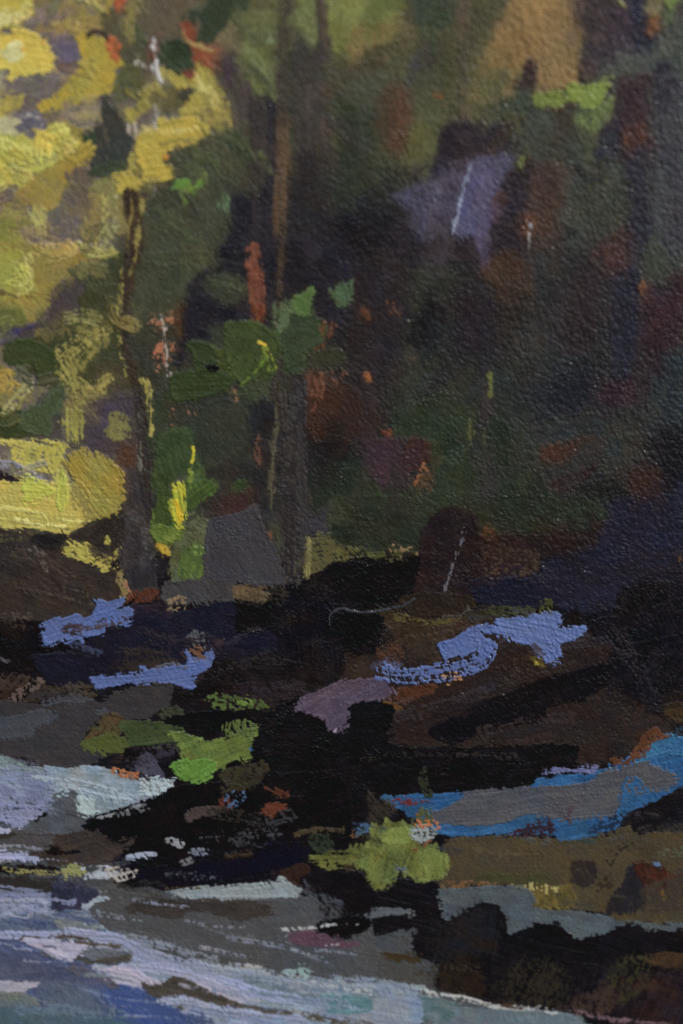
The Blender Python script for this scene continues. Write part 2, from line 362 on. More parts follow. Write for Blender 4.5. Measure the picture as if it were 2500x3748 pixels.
S('#666139', '590 400 650 290 760 330 800 400 720 470 620 510', soft=30, c2='#5c5836')
S('#8c6f45', '950 40 1040 60 1060 200 1040 380 940 400 930 200', soft=26, op=.6)
S('#3c2b29', '885 252 884 425 850 440 798 400 832 305 860 265', soft=7, n='dark notch in the tan dab')
S('#6f5433', '870 180 810 230 730 270', w=20, soft=9, op=.6)
P('painted_tree_trunk', 'dark purple trunk and leaning branch at the upper right')
S('#392f2f', '1085 -400 1320 -400 1310 60 1260 240 1200 320 1100 372 1108 150 1062 40', soft=10, var=.22, c2='#423638', ang=100)
S('#403440', '1250 60 1400 40 1420 220 1300 330 1240 250', soft=20, c2='#3a2e36')
S('#55423a', '1060 -300 1110 60', w=40, soft=9)
S('#2a2834', '1290 -200 1380 60 1400 180 1470 290 1520 400', w=(120, 76), soft=10, var=.12, n='blue black leaning branch')
P('painted_foliage', 'grey green foliage and lime dabs along the right side')
S('#42473d', '1200 330 1280 250 1400 230 1568 100 1800 60 1800 360 1400 360 1250 420', soft=18, c2='#4a4f45', dry=.05, var=.12)
S('#3b4135', '815 440 1050 470 1260 480 1250 700 1180 800 1050 770 880 770 810 600', soft=22, var=.12, c2='#363a32')
S('#3a4832', '640 485 760 450 860 400 880 480 760 510 660 500', soft=8, dry=.12)
S('#343134', '1240 430 1400 330 1450 480 1400 700 1300 800 1200 760 1200 600', soft=20, c2='#3a2a2c', dry=.05)
S('#45454a', '1430 470 1568 420 1850 420 1850 1200 1450 1200 1390 1000 1430 760', soft=30, c2='#474944', var=.14)
S('#38262a', '1290 400 1390 380 1420 560 1400 770 1300 840 1270 640', soft=22, c2='#40292b', dry=.08)
S('#2b2933', '1200 560 1290 560 1290 770 1200 770', soft=18)
S('#5c3826', '1300 590 1360 580 1395 640 1370 720 1310 725 1295 650', soft=12, c2='#5c3523', dry=.25, n='rusty orange patch in the dark right side')
S('#2a2630', '1440 300 1520 320 1510 500 1440 480', soft=14, dry=.1)
S('#6f8a31', '878 425 960 425 1010 420 1045 450 1030 480 990 505 950 490 900 478', soft=6, c2='#64802f', n='lime dab under the tan foliage')
S('#79993a', '1030 400 1060 385 1150 380 1240 352 1228 400 1212 440 1195 470 1180 500 1130 512 1080 470 1040 440', soft=6, c2='#6f8f31', th=5, n='brightest lime dab at the upper right')
S('#68863a', '1180 500 1230 445 1255 440 1245 500 1215 565 1160 605 1110 590 1065 545 1110 510', soft=6, dry=.15, c2='#5d7a3c')
S('#4b3527', '950 495 1000 500 1050 480', w=12, dry=.25)
S('#7a4828', '1395 150 1420 70 1460 80 1455 150 1430 165', soft=8, dry=.15)
S('#8f8150', '1395 40 1410 -60 1470 -60 1465 40 1430 70', soft=8, c2='#7a6a40', n='ochre knot on the leaning branch')
S('#6b8f38', '1480 -60 1560 -60 1540 20 1510 70 1490 40', soft=6)
S('#8a8a3a', '1255 -20 1300 25', w=14, soft=4)
P('painted_building', 'lavender wall and roof glimpsed between the trees')
S('#2b2327', '440 650 490 570 600 560 760 600 800 700 870 730 900 800 860 1000 830 1200 500 1200 300 1200 330 900 350 780 400 750', soft=14, var=.2, c2='#32282c')
S('#1f1b1f', '-40 960 160 960 320 1040 300 1200 -40 1200', soft=20, var=.25)
S('#4d4b2f', '735 500 830 530 855 640 850 720 800 690 770 600', soft=10, dry=.25, c2='#3e3c2c')
S('#6b7d32', '800 720 835 735 832 765 808 768', soft=5, dry=.2)
S('#4c4458', '235 892 360 830 420 780 520 755 590 765 560 860 540 960 515 1050 450 1090 390 1100 318 1035 330 965 280 930', soft=13, c2='#544e60', var=.1, dry=.22, crisp=.1, n='lavender wall dab, left of the white ridge', ang=160)
S('#57527a', '595 722 790 716 755 800 735 880 700 990 655 1090 600 1080 520 1070 545 940 575 800', soft=8, c2='#5c5670', var=.09, crisp=.3, n='lavender roof dab, right of the white ridge', ang=110)
S('#5c5060', '600 730 660 800 620 960', w=(50, 40), soft=20, op=.45)
S('#9aa0ba', '582 785 560 860 545 920 530 990 508 1072', w=(14, 11), soft=3, th=6, dry=.12, n='white ridge of paint between the lavender dabs')
S('#5a3a2e', '670 700 690 690', w=22, dry=.3)
S('#5e3829', '705 900 745 890 740 940 690 1020', dry=.25, soft=10)
S('#37322f', '-40 560 60 640 130 680', w=50, dry=.4, soft=14)
P('painted_tree_trunk', 'brown slanted trunk right of the lavender wall')
S('#46322b', '885 772 1075 770 1060 880 1035 950 1000 1200 850 1200 850 950', soft=9, c2='#4e382c', var=.14, n='reddish brown panel stroke', ang=100)
S('#6b3c26', '835 1000 870 990 860 1090 830 1090', soft=8, dry=.3)
S('#8d8a8c', '862 1010 858 1080 856 1190', w=10, dry=.4, soft=3)
P('painted_foliage', 'grey green foliage and lime dabs along the right side')
S('#393c31', '1060 790 1310 740 1330 1000 1200 1100 1020 1200 1000 1180', soft=20, c2='#41443a', var=.16, ang=110)
S('#242424', '1090 760 1130 830 1190 830', w=12, dry=.25)
S('#242424', '1020 1090 1050 1065 1070 1060', w=12, dry=.2)
S('#4a2f28', '1150 1100 1260 1060 1330 1060 1320 1220 1150 1220', soft=24, c2='#3d2a29', dry=.1)
S('#2e2b35', '1370 700 1365 850 1360 1000 1370 1200', w=(60, 110), soft=20, dry=.08)

# ============ R4 middle right (dark wood)
V(1250, 937)
P('painted_undergrowth', 'near black undergrowth in the middle of the wood')
S('#2d2526', '20 20 330 0 360 260 280 420 150 640 30 500', soft=30, c2='#261f22', var=.28)
S('#2b2f27', '330 60 520 60 500 300 420 520 300 720 230 700 290 400', soft=26, c2='#303429', var=.22, dry=.1, ang=105)
S('#1a181b', '370 200 480 240 420 420 330 400', soft=26, dry=.15)
S('#33322e', '840 -20 1200 -20 1190 300 1050 520 860 560 780 400 860 200', soft=36, c2='#2e2b2c', var=.24, ang=115)
S('#2b2022', '1060 60 1200 60 1200 420 1090 460 1000 380', soft=36, dry=.1, c2='#33282a')
S('#2c2328', '520 160 720 200 740 380 680 520 560 480 500 330', soft=30, c2='#241e22', var=.24)
S('#30312a', '500 520 900 460 1240 560 1380 720 1300 1180 600 1180 540 900', soft=36, c2='#2b2c27', var=.22, ang=115)
S('#222229', '860 560 1130 500 1180 600 1100 760 930 740', soft=34, dry=.1)
S('#352828', '40 640 160 600 170 760 120 860 -20 820', soft=20)
S('#402e24', '620 60 690 10 760 -40 850 20 872 120 820 200 760 240 680 130', soft=14, c2='#48342a', var=.15, ang=60, n='faint brown dab high in the dark wood')
S('#17151a', '640 500 690 520 640 540', soft=8)
S('#7a4428', '100 240 120 280', w=14, dry=.4); S('#8a4c2a', '220 210 262 262', w=22, dry=.6); S('#9a562c', '115 545 130 570', w=12, dry=.2)
S('#6a3e2a', '0 520 20 540', w=24, dry=.3); S('#7a4428', '300 400 350 400 340 480 310 480', dry=.8, op=.6)
S('#7e3a26', '200 790 225 840', w=26, dry=.5, gs=1.2)
P('painted_foliage', 'grey green foliage and lime dabs along the right side')
S('#3b4235', '1380 -40 1520 -40 1500 120 1390 150', soft=18)
S('#2f1f25', '1370 160 1480 120 1620 120 1560 400 1450 600 1290 720 1180 690 1160 630 1240 540 1340 530 1360 300', soft=16, c2='#38262a', var=.22, ang=115)
S('#2a2a36', '1248 70 1350 75 1372 160 1355 320 1340 530 1240 545 1228 400 1248 200', soft=9, c2='#262632', var=.1, n='dark blue vertical stroke at the right', ang=90)
S('#50322a', '1190 -40 1300 -40 1290 60 1240 90 1200 70', soft=18, c2='#3f2b2c')
S('#7c4a2a', '1362 130 1382 110 1390 170 1375 190', soft=5, dry=.2)
S('#29313a', '1430 480 1568 420 1850 420 1850 820 1420 840 1400 700', soft=30, c2='#2b3330', var=.22, ang=115)
S('#1b1b21', '1400 820 1560 760 1850 800 1850 1100 1420 1080', soft=30, var=.3)
S('#312f2e', '900 760 1240 720 1420 740 1380 960 1200 1120 900 1000', soft=26, dry=.05, c2='#2e302c', var=.18)
S('#412a22', '930 880 1040 845 1160 820 1090 880 1010 955 930 940', soft=12, c2='#482c20', dry=.22, crisp=.1, n='rust red stroke, upper of two in the dark wood', ang=155)
S('#3a1e1d', '925 1040 1050 992 1165 962 1110 1030 1000 1080 940 1070', soft=12, c2='#2e191b', dry=.2, crisp=.1, n='blood red stroke, lower of two in the dark wood', ang=155)
S('#3a251f', '1300 990 1440 970 1440 1100 1300 1130', soft=22, dry=.12)
S('#3a4630', '1215 940 1210 1030 1205 1110', w=(34, 20), soft=12, dry=.2)
S('#1d1b1b', '1050 1050 1250 1020 1330 1120 1080 1140', soft=24, dry=.1)
P('painted_foliage', 'deep green bushes on the far bank')
S('#273720', '235 690 400 650 480 620 570 680 600 760 560 850 600 950 660 1100 620 1300 -20 1300 -20 980 80 1000 180 1040 400 1060 380 880 250 830', soft=18, c2='#2b3a26', var=.18, ang=150)
S('#2a3224', '640 1000 900 980 920 1200 600 1230', soft=24, var=.15)
S('#2b3c20', '-20 980 60 985 120 1010 175 1090 100 1160 -20 1170', soft=9, c2='#244218', n='saturated green dab low in the wood')
S('#3a2d34', '118 850 200 838 292 850 292 960 300 1045 190 1050 100 1000 108 920', soft=9, c2='#3d2a30', var=.1, crisp=.15, n='plum square dab above the green bushes')
S('#3b272b', '296 850 400 845 395 950 330 990 296 960', soft=10, c2='#45291f')
S('#8a5232', '370 960 388 980 350 1050 330 1048', soft=4, dry=.4, gs=1.3, n='orange specks beside the plum dab')
S('#5a3a22', '390 985 430 1000 410 1050 360 1050', soft=10, dry=.2)
S('#1f3020', '660 720 780 800 760 960 690 960', soft=20, c2='#263524')
P('painted_tree_trunk', 'thin grey trunk in the dark wood')
S('#302d2c', '668 530 658 700 648 860 670 1000 690 1240', w=(30, 90), soft=10, c2='#382f30', dry=.04)
S('#62662f', '680 545 684 635', w=15, soft=4, dry=.1, n='upper yellow green sliver'); S('#50552c', '588 745 594 862', w=17, soft=5, dry=.12, n='lower yellow green sliver')
S('#46482c', '655 790 660 860', w=12, soft=5, dry=.3)

# ============ R3 middle left
V(0, 937)
P('painted_foliage', 'yellow ochre autumn foliage filling the upper left')
S('#8d7a35', '-400 -40 370 -40 382 50 300 100 250 160 210 245 130 300 -400 320', soft=12, c2='#857034', var=.14, ang=140)
S('#93903c', '-400 -40 60 -40 130 60 150 150 60 200 -400 230', soft=24, c2='#8f8a36')
S('#ab9f52', '130 10 150 80 130 130 90 150', w=30, dry=.3, c2='#b5ab60'); S('#a09848', '80 20 110 80 70 130', w=24, dry=.45)
S('#6b5b30', '-20 150 100 190 180 190', w=14, dry=.3)
S('#696b2e', '-400 250 60 240 115 260 105 310 0 325 -400 325', soft=10)
S('#7a7030', '380 -20 480 -30 500 50 450 90 390 60', soft=9, dry=.25)
S('#4c4041', '382 55 330 100 250 160 215 250 150 310 -400 335 -400 420 60 400 200 360 340 290 400 200 410 90', soft=9, c2='#463d3a', var=.1, n='mauve brown diagonal shadow stroke', ang=145)
S('#463c62', '-20 330 60 345 150 318', w=18, soft=8, dry=.15)
S('#5f5560', '-400 350 60 360 -20 400 -400 400', soft=8)
S('#3e4329', '400 90 560 -20 560 280 565 560 460 650 300 650 180 560 40 480 60 390 200 360 340 290', soft=14, c2='#38391f', var=.12, ang=120)
S('#463f2b', '440 470 560 480 620 560 620 640 480 650 440 560', soft=14)
S('#35491f', '22 420 60 385 100 376 200 418 270 440 295 500 230 560 185 572 155 510 100 495 30 490', soft=5, c2='#314420', n='flat dark green dab at the left', var=.08)
S('#7f7437', '345 312 480 320 490 420 410 480 395 560 470 600 460 640 340 660 280 640 300 570 245 545 290 480 360 400', soft=6, dry=.42, c2='#92843f', ang=130)
S('#6f6230', '200 360 330 330 470 330', w=50, dry=.5, soft=8)
S('#85793c', '-400 640 60 590 110 565 170 560 125 650 60 720 0 772 -400 790', dry=.2, c2='#75693a', ang=140)
S('#9b7f30', '-400 520 30 520 62 560 40 600 -400 625', dry=.12)
S('#77683a', '280 650 380 600 480 660 475 700 380 720 300 710', soft=12, dry=.2)
S('#4a4039', '190 640 290 720 300 860 500 640 640 660 650 900 560 900 330 880 200 850 140 820', soft=14, c2='#4b3f3e', var=.1)
S('#4a3e45', '380 700 500 650 620 660 640 900 390 900', soft=14, c2='#453b38', var=.1)
S('#4f4468', '480 690 510 680 505 770 480 790', soft=12, op=.7)
S('#33421f', '-400 720 60 700 130 720 140 790 100 830 -400 840', soft=9)
S('#3c542b', '120 700 200 665 270 590 300 610 300 680 245 740 222 820 130 812 80 760', soft=8, c2='#46593a', dry=.05, n='curled green dab at the left', ang=120)
S('#847a37', '298 710 385 712 388 790 372 850 330 848 305 840', soft=4, dry=.3, c2='#928a3d', n='upright dry yellow dab', ang=90)
S('#7c7640', '505 728 560 722 600 760 602 810 570 845 520 842 495 815 510 770', soft=4, dry=.26, c2='#6d6636', n='round dry yellow dab')
S('#a2963e', '-400 830 130 848 290 850 318 880 290 920 285 965 240 1005 180 990 110 980 50 920 10 860 -400 850', soft=4, dry=.24, c2='#b3a54a', n='ragged yellow stroke above the riverbank', ang=15)
S('#b1a249', '-400 940 60 1000 150 1040 240 1050 262 985 300 990 320 1070 410 1110 470 1190 -400 1190', soft=5, var=.08, c2='#a69843', ang=10)
S('#a8a73a', '108 1034 170 1040 240 1080 190 1110 150 1132 118 1128', soft=3, rough=5, n='lime triangle dab in the yellow grass')
S('#a6a83c', '284 965 312 1060 300 1142 268 1135 264 1050', soft=3, rough=4, n='lime leaf shaped dab in the yellow grass')
S('#8b8695', '-20 945 80 962 160 1010 225 1065', w=30, dry=.5, soft=4)
S('#2c2329', '-400 980 50 998 76 1050 50 1085 0 1112 -400 1130', soft=6, rough=10, c2='#251e22', n='dark plum blot at the left edge')
S('#95802f', '312 930 345 900 385 893 480 930 540 970 570 1008 565 1100 552 1155 520 1190 450 1190 372 1085 372 1025 320 1000', soft=4, c2='#8d7830', th=4, n='large ochre leaf stroke', ang=60)
P('painted_tree_trunk', 'slim dark trunk with yellow edges in the left wood')
S('#5e3523', '540 880 640 870 640 985 560 990', soft=8, dry=.15, c2='#4a3528')
S('#453c41', '560 1000 650 985 700 1190 540 1190', soft=8, c2='#3c3538')
S('#3d4330', '610 0 740 -20 960 -20 900 100 852 200 820 250 700 300 640 380 600 200', soft=14, c2='#45492f', var=.12, ang=80)
S('#333127', '600 380 700 300 800 330 820 420 760 640 700 660 620 560', soft=14, c2='#383b2c', var=.16)
S('#33291f', '606 -50 580 160 572 300 585 450 625 560 655 700 665 850 672 1000 690 1200', w=(36, 58), soft=6, c2='#3a3028', var=.3, rough=12, crisp=.75)
S('#8f8140', '612 -20 606 50 600 85', w=11, soft=3, dry=.3); S('#8a7b3a', '560 100 553 170 552 235', w=11, soft=3, dry=.3)
S('#8a7b3a', '546 280 556 420 580 545', w=9, soft=3, dry=.45)
S('#a19140', '618 556 650 572 672 566 688 630 690 690 688 760', w=(12, 19), soft=3, dry=.22, n='bright yellow edge stroke on the slim trunk')
S('#8a7d3a', '700 680 705 740 700 800', w=14, soft=3, dry=.55, gs=1.2)
S('#14101a', '658 1015 672 1000 690 1060 690 1150 660 1120', soft=5, rough=4)
S('#7c8ba4', '690 830 700 815 708 880 696 890', soft=3, dry=.3)
S('#a8a860', '665 980 682 985 680 1010', soft=3, rough=3)
V(0, 0)
S('#3c2b22', '560 880 650 880 655 960 650 1200 580 1200 590 1000', soft=5, dry=.12, c2='#2c201c', ang=90)
S('#94833c', '600 900 605 980 590 1060 598 1190', w=9, soft=3, dry=.35); S('#94833c', '640 890 655 940 640 1020 625 1190', w=10, soft=3, dry=.35)
V(0, 937)
S('#ab9a92', '738 280 755 370 765 470 765 590', w=(13, 17), dry=.38, soft=3, th=5, n='broken pinkish white line in the left wood')
S('#a86848', '700 250 800 235 805 290 710 330', dry=.84, soft=3); S('#b0694a', '732 405 795 400 790 460 745 520 718 515', dry=.62, soft=3, n='salmon speckles beside the white line')
S('#4b2f1b', '808 225 862 215 850 330 825 380 808 320', soft=8, dry=.1, c2='#5b3a22')
P('painted_undergrowth', 'near black undergrowth in the middle of the wood')
S('#201d23', '860 170 950 60 1150 50 1150 300 985 320 980 405 870 400 825 505 798 450 835 350', soft=12, var=.22, c2='#252126', ang=80)
S('#201e23', '1010 -40 1150 -40 1150 60 1000 60', soft=14); S('#1f1c20', '1215 -40 1568 -40 1568 330 1440 260 1260 300 1215 200', soft=16, var=.25, c2='#28222a')
S('#3c402d', '925 120 1000 90 1080 78 1142 130 1130 200 1060 222 960 185', soft=12, c2='#363a2b', dry=.06, n='olive dab left of the orange trunk')
S('#363a2e', '980 300 1030 330 1040 400 1010 440 960 430', soft=14)
S('#2c2b28', '700 640 1200 640 1240 1190 700 1190', soft=20, c2='#333429', var=.2)
S('#363a2c', '900 700 1050 650 1140 720 1140 850 1000 960 900 960 860 800', soft=14, c2='#31352a', var=.14, ang=50)
S('#1e1c1f', '1180 660 1300 560 1400 560 1420 1200 1200 1200', soft=16, c2='#2b2627', var=.2)
S('#3d271c', '1400 540 1490 540 1640 620 1640 820 1480 860 1400 760', soft=14, c2='#34231f', var=.16, n='warm brown dab behind the middle trunks', ang=60)
S('#7c4834', '1410 560 1470 520 1480 640 1420 720 1405 660', dry=.66, soft=4)
S('#6c4436', '1500 540 1560 520 1568 600', dry=.7, soft=4)
S('#18151a', '1450 860 1600 840 1600 960 1470 940', soft=16, dry=.08)
S('#243021', '1470 960 1650 920 1650 1190 1400 1190 1420 1060', soft=18)
P('painted_tree_trunk', 'rust orange bare trunk in the dark wood')
S('#713f30', '1142 -40 1198 -40 1215 120 1214 240 1168 240 1142 160', soft=4, rough=5, c2='#7c4836', var=.14, n='rust orange trunk stroke', ang=88)
S('#8c4628', '1168 225 1215 225 1214 328 1160 320 1175 280', soft=4, c2='#6b3520', dry=.12)
P('painted_foliage', 'mid green leafy branch over the trunks')
S('#30441f', '870 400 910 388 960 402 1000 430 1035 400 1030 325 1100 300 1150 312 1210 330 1260 310 1262 250 1330 210 1440 190 1440 250 1500 330 1478 385 1410 425 1390 520 1320 545 1250 560 1140 590 1060 570 990 560 900 520 880 460', soft=7, c2='#385020', var=.2, ang=20, crisp=.45)
S('#2b421d', '790 560 860 520 940 510 1020 540 1060 570 1010 620 900 660 830 662 780 640', soft=6, c2='#2d4021', crisp=.8, n='flat leaf green stroke, left of the green branch')
S('#38541c', '1035 330 1150 320 1230 350 1262 420 1200 520 1120 590 1060 540 1030 440', soft=6, c2='#42641f', var=.2, ang=110, n='green stroke with combed edges at the branch heart')
S('#2e4520', '1300 300 1440 250 1500 335 1470 385 1400 430 1310 470 1280 400', soft=6, c2='#3a5424', crisp=.6, n='rounded green dab at the branch tip')
S('#44703a', '1340 200 1400 170 1436 150 1432 220 1420 280 1370 270 1338 235', soft=6, dry=.1, c2='#4b7a30', n='fresh green tip above the branch')
S('#51693c', '1262 210 1330 200 1330 300 1290 340 1262 290', soft=6, dry=.3)
S('#8a7a60', '1265 290 1300 350', w=24, dry=.6)
S('#7f8f28', '1200 395 1212 450 1250 525', w=13, dry=.12, soft=3, n='curved yellow green twig, upper'); S('#5d8a20', '1225 430 1270 490 1262 520', w=12, dry=.2, soft=3)
S('#4f7c20', '1110 582 1160 545 1195 470', w=(8, 16), dry=.2, soft=3, n='curved yellow green twig, lower'); S('#cba32c', '1195 398 1222 410', w=10, soft=3, rough=2)
S('#4a8020', '940 490 990 505', w=12, soft=4); S('#111010', '945 512 965 500 1002 512 975 536 950 532', soft=4, rough=5)
S('#3c4129', '1110 590 1200 552 1310 565 1312 640 1200 672 1135 655', soft=8, c2='#40452f', var=.1)
S('#3d5c2e', '1505 150 1568 130 1605 125 1605 210 1580 235 1520 190', soft=6, dry=.06, n='small green dab on the black wood')
S('#7a4028', '1475 310 1500 300 1525 320 1500 400 1440 460 1440 420', soft=5, dry=.32)
S('#3a3a27', '1420 440 1568 430 1568 510 1430 515', soft=10, dry=.15)
S('#b3704e', '1050 628 1100 622 1095 655 1062 655', soft=3, dry=.35, gs=1.2)
S('#a06448', '740 700 880 690 880 800 740 780', dry=.95, soft=3)
P('painted_tree_trunk', 'pale edged trunk right of the green branch')
S('#2f2a2b', '1330 530 1410 560 1400 900 1400 1200 1290 1200 1300 800', soft=10, dry=.05, c2='#322b2c', var=.18, ang=90)
S('#3d3028', '1290 480 1265 620 1280 700 1255 830 1245 1000 1240 1200', w=(34, 44), soft=8, c2='#352c29', var=.25, crisp=.6)
S('#5c563e', '1282 680 1272 780 1256 860 1245 1000 1240 1100', w=13, dry=.22, soft=5)
S('#6e4433', '1195 820 1182 900 1185 960', w=14, dry=.5, soft=4)
P('painted_foliage', 'green and yellow saplings in front of the left bank')
S('#2f4c20', '740 800 880 795 895 900 960 1030 992 1062 900 1120 850 1200 700 1200 695 1000 740 900', soft=7, c2='#3a5a28', var=.2, ang=70, crisp=.4)
S('#303c27', '700 640 780 680 760 800 700 900', soft=14, dry=.15)
S('#474a45', '778 1085 830 1020 872 955', w=(26, 20), dry=.15)
S('#b5aa28', '885 868 889 900 884 940', w=9, soft=3, n='thin yellow vertical accent'); S('#74902a', '878 950 868 1050', w=9, dry=.2, soft=3)
S('#2b4a22', '1072 1040 1120 1028 1142 1060 1110 1100 1072 1085', soft=7, n='small round green dab')
S('#3b2628', '990 1100 1140 1085 1160 1200 980 1200', soft=16, c2='#432a22', dry=.08)
S('#3f5b25', '930 1080 985 1050', w=24, dry=.3)

# ============ R5 left, bank
V(0, 1874)
P('painted_foliage', 'yellow ochre autumn foliage filling the upper left')
S('#8c7a34', '470 -60 530 -40 520 20 480 25', soft=6)
S('#b7a548', '-400 -130 460 -120 482 0 470 30 395 58 372 95 320 118 290 95 235 90 100 75 -400 72', soft=4, c2='#aa9843', var=.1, th=4, n='thick yellow grass stroke along the bank', ang=5)
S('#a39243', '60 40 200 50 300 70', w=20, dry=.35)
P('painted_riverbank', 'dark brown bank under the yellow foliage')
S('#342b29', '-400 85 60 80 100 92 200 100 300 140 310 190 420 232 530 262 570 330 610 400 470 470 200 505 -400 520', soft=8, c2='#372d26', var=.2, ang=25)
S('#27211f', '380 60 480 30 640 20 640 260 540 260 480 200 330 150 300 130', soft=8, dry=.08, c2='#2f2723', var=.2)
S('#211d20', '170 95 300 95 310 150 240 170 160 140', soft=14)
S('#a7973b', '305 152 410 146 402 172 425 205 380 200 325 180', soft=3, dry=.2, th=4); S('#b09c40', '474 112 500 106 512 140 490 148', soft=3, rough=4)
S('#9c8b3a', '288 185 420 208 480 205 520 190 545 90 562 140 552 220 520 255 480 265 440 245', soft=5, dry=.12, c2='#a99a42', n='curved yellow stroke under the dark roots')
S('#7a6c33', '380 50 470 25 560 10', w=18, dry=.6); S('#6e6232', '400 190 470 200 500 230', w=16, dry=.5)
S('#716331', '540 270 620 255 628 330 600 400 560 380', soft=6, dry=.28, c2='#80704a'); S('#a06c4c', '560 330 612 320 612 395 585 400', dry=.6, soft=3, gs=1.3)
S('#4b4138', '20 480 120 470', w=40, dry=.55)
S('#1a1617', '-400 510 180 505 200 600 200 720 -400 740', soft=8, var=.3, c2='#130f11')
P('painted_tree_trunk', 'grey brown trunk foot at the left bank')
S('#332d2e', '570 -80 720 -80 700 120 720 330 700 400 610 370 560 200', soft=9, c2='#3a3232', var=.18, ang=90)
S('#55504d', '580 20 640 40 680 160 700 240', w=40, dry=.72, gs=1.1, soft=4)
S('#5c2e20', '600 380 660 350 710 340 715 390 640 420 590 440', soft=6, dry=.18)
P('painted_foliage', 'green and yellow saplings in front of the left bank')
S('#4c5332', '795 150 870 70 925 20 962 60 955 200 940 295 860 312 785 322 780 240', soft=8, dry=.08, c2='#565b3c', var=.16)
S('#3d6324', '835 180 890 150 955 180 945 290 860 305 828 250', soft=8, dry=.12, c2='#456e27', n='rounded leaf green dab above the bank')
S('#648c33', '890 150 945 175 955 215 900 190', soft=3, dry=.4)
S('#3a5b1d', '695 60 725 -50 850 -50 855 40 820 120 740 152 700 112', soft=5, c2='#4f7524', var=.15, ang=70, n='sapling base stroke, green streaked with yellow')
S('#b8ac26', '795 -120 842 -130 848 0 838 66 815 72 790 0', soft=5, th=5, c2='#9c9c24', n='yellow flame shaped stroke', ang=85)
S('#ba9328', '718 135 760 140 775 185 745 188', soft=3, dry=.2)
P('painted_rock', 'flat grey rock shapes between the tree feet')
S('#3d393b', '960 60 1090 20 1170 -30 1215 100 1250 220 1300 262 1325 325 1200 332 1090 322 1085 405 960 410 780 422 745 372 765 318 940 298 975 200', soft=6, c2='#423e40', var=.07, n='flat grey block between the trunks', ang=60)
S('#56452f', '1090 332 1222 328 1225 405 1150 412 1085 400', soft=6, dry=.15, c2='#6a563c'); S('#4a4228', '950 285 1090 290', w=20, dry=.45)
S('#846a4c', '770 400 850 392 850 440 780 455', dry=.55, soft=3, gs=1.3)
P('painted_tree_trunk', 'pale edged trunk right of the green branch')
S('#2c2828', '1225 -80 1420 -80 1420 120 1400 330 1310 340 1290 240 1240 180', soft=8, c2='#343031', var=.2, ang=92)
S('#3d4230', '1255 -40 1265 80 1275 190', w=22, dry=.2, soft=5); S('#a5542e', '1240 80 1242 130 1246 195', w=15, dry=.38, soft=3, gs=1.2)
S('#48433c', '1330 0 1340 150 1340 300', w=40, dry=.65, soft=4)
P('painted_foliage', 'deep green bushes on the far bank')
S('#38343a', '1400 20 1620 -20 1620 100 1410 110', soft=10)
S('#5f5832', '1412 112 1568 92 1650 100 1640 180 1568 200 1500 245 1440 300 1400 305 1405 200', soft=6, dry=.12, c2='#504a2c', var=.15, ang=170, n='straw coloured grass stroke at the trunk foot')
S('#7c7440', '1415 115 1418 180 1405 290', w=12, dry=.35)
P('painted_riverbank', 'black and navy shaded bank across the middle')
S('#1f1d2b', '600 425 700 440 760 455 900 430 1080 410 1110 540 1270 520 1285 640 1100 660 1000 690 860 700 550 780 400 812 260 800 180 700 150 650 380 640 400 560 560 520', soft=9, c2='#1c1a26', var=.2, ang=170)
S('#1f1e2e', '160 660 380 650 420 740 400 800 280 812 190 740', soft=8, c2='#1a1922', n='navy blot left of the lower blue stroke')
S('#2b2422', '560 640 700 630 800 700 650 740 540 740', soft=16, dry=.18, c2='#332a27')
S('#100d0f', '1080 420 1200 410 1280 340 1450 290 1560 215 1720 235 1920 190 1930 260 1890 400 1700 455 1740 600 1640 650 1560 640 1300 560 1180 520 1110 560', soft=10, rough=14, var=.15, c2='#151113', ang=160, n='black shadow mass above the stream bank')
S('#15111a', '1300 360 1420 320 1560 500 1560 800 1280 700 1280 520', soft=20, var=.3, c2='#1a1617')
S('#2c2a35', '1055 608 1090 575 1120 560', w=(34, 10), soft=10, dry=.2)
S('#17131400'[:7], '860 700 1200 650 1568 760 1400 830 1000 860 780 800', soft=16, c2='#201a1b', var=.2)
S('#2b2025', '1120 780 1300 800 1400 830 1350 860 1000 870', soft=16, dry=.2)
S('#33251e', '-400 740 100 750 210 800 180 870 100 870 -400 850', soft=8, dry=.28, c2='#41322a', ang=130)
S('#5b4a44', '60 850 120 810 180 780', w=40, dry=.66, soft=3); S('#3c3024', '220 810 420 820', w=50, soft=12, dry=.3)
S('#44434a', '-20 655 20 680 48 682', w=6, soft=3, dry=.2)
P('painted_sky_reflection', 'periwinkle blue accents on the dark bank')
S('#6273ae', '427 392 450 400 500 402 568 390 560 425 545 440 600 435 607 470 580 525 500 520 470 560 400 568 340 560 378 575 384 598 345 585 290 592 220 606 195 570 197 515 238 482 300 480 355 463 400 482 440 440', soft=3, rough=7, th=5, c2='#5a6ca8', var=.07, ang=160, n='blue stroke with curled left end, upper left one')
S('#3a2c30', '280 530 330 510 370 520 360 545 300 555', soft=5, dry=.25); S('#3c3640', '470 500 560 470 600 480 560 510 500 525', dry=.55, soft=4)
S('#4a3f48', '370 540 440 530 490 515', w=14, dry=.5, soft=4)
S('#6273ae', '415 758 500 752 600 745 690 715 800 700 862 702 852 635 885 655 925 652 980 635 972 700 905 750 888 810 830 797 790 785 740 790 560 797 455 808 432 785', soft=3, rough=7, th=5, c2='#5a6ca8', var=.07, ang=172, n='blue stroke with hooked right end, lower left one')
S('#6273ae', '632 712 662 708 665 726 640 728', soft=3, rough=3, n='tiny blue fleck above the lower left blue stroke'); S('#5b5a68', '720 705 800 690 850 715', w=14, dry=.5)
S('#4b494d', '868 562 900 540 930 556 942 600 915 628 880 615', soft=5, dry=.22, c2='#5b5a5c', n='small grey stone above the blue hook')
S('#734a35', '882 625 925 618 930 655 895 658', soft=5, dry=.25)
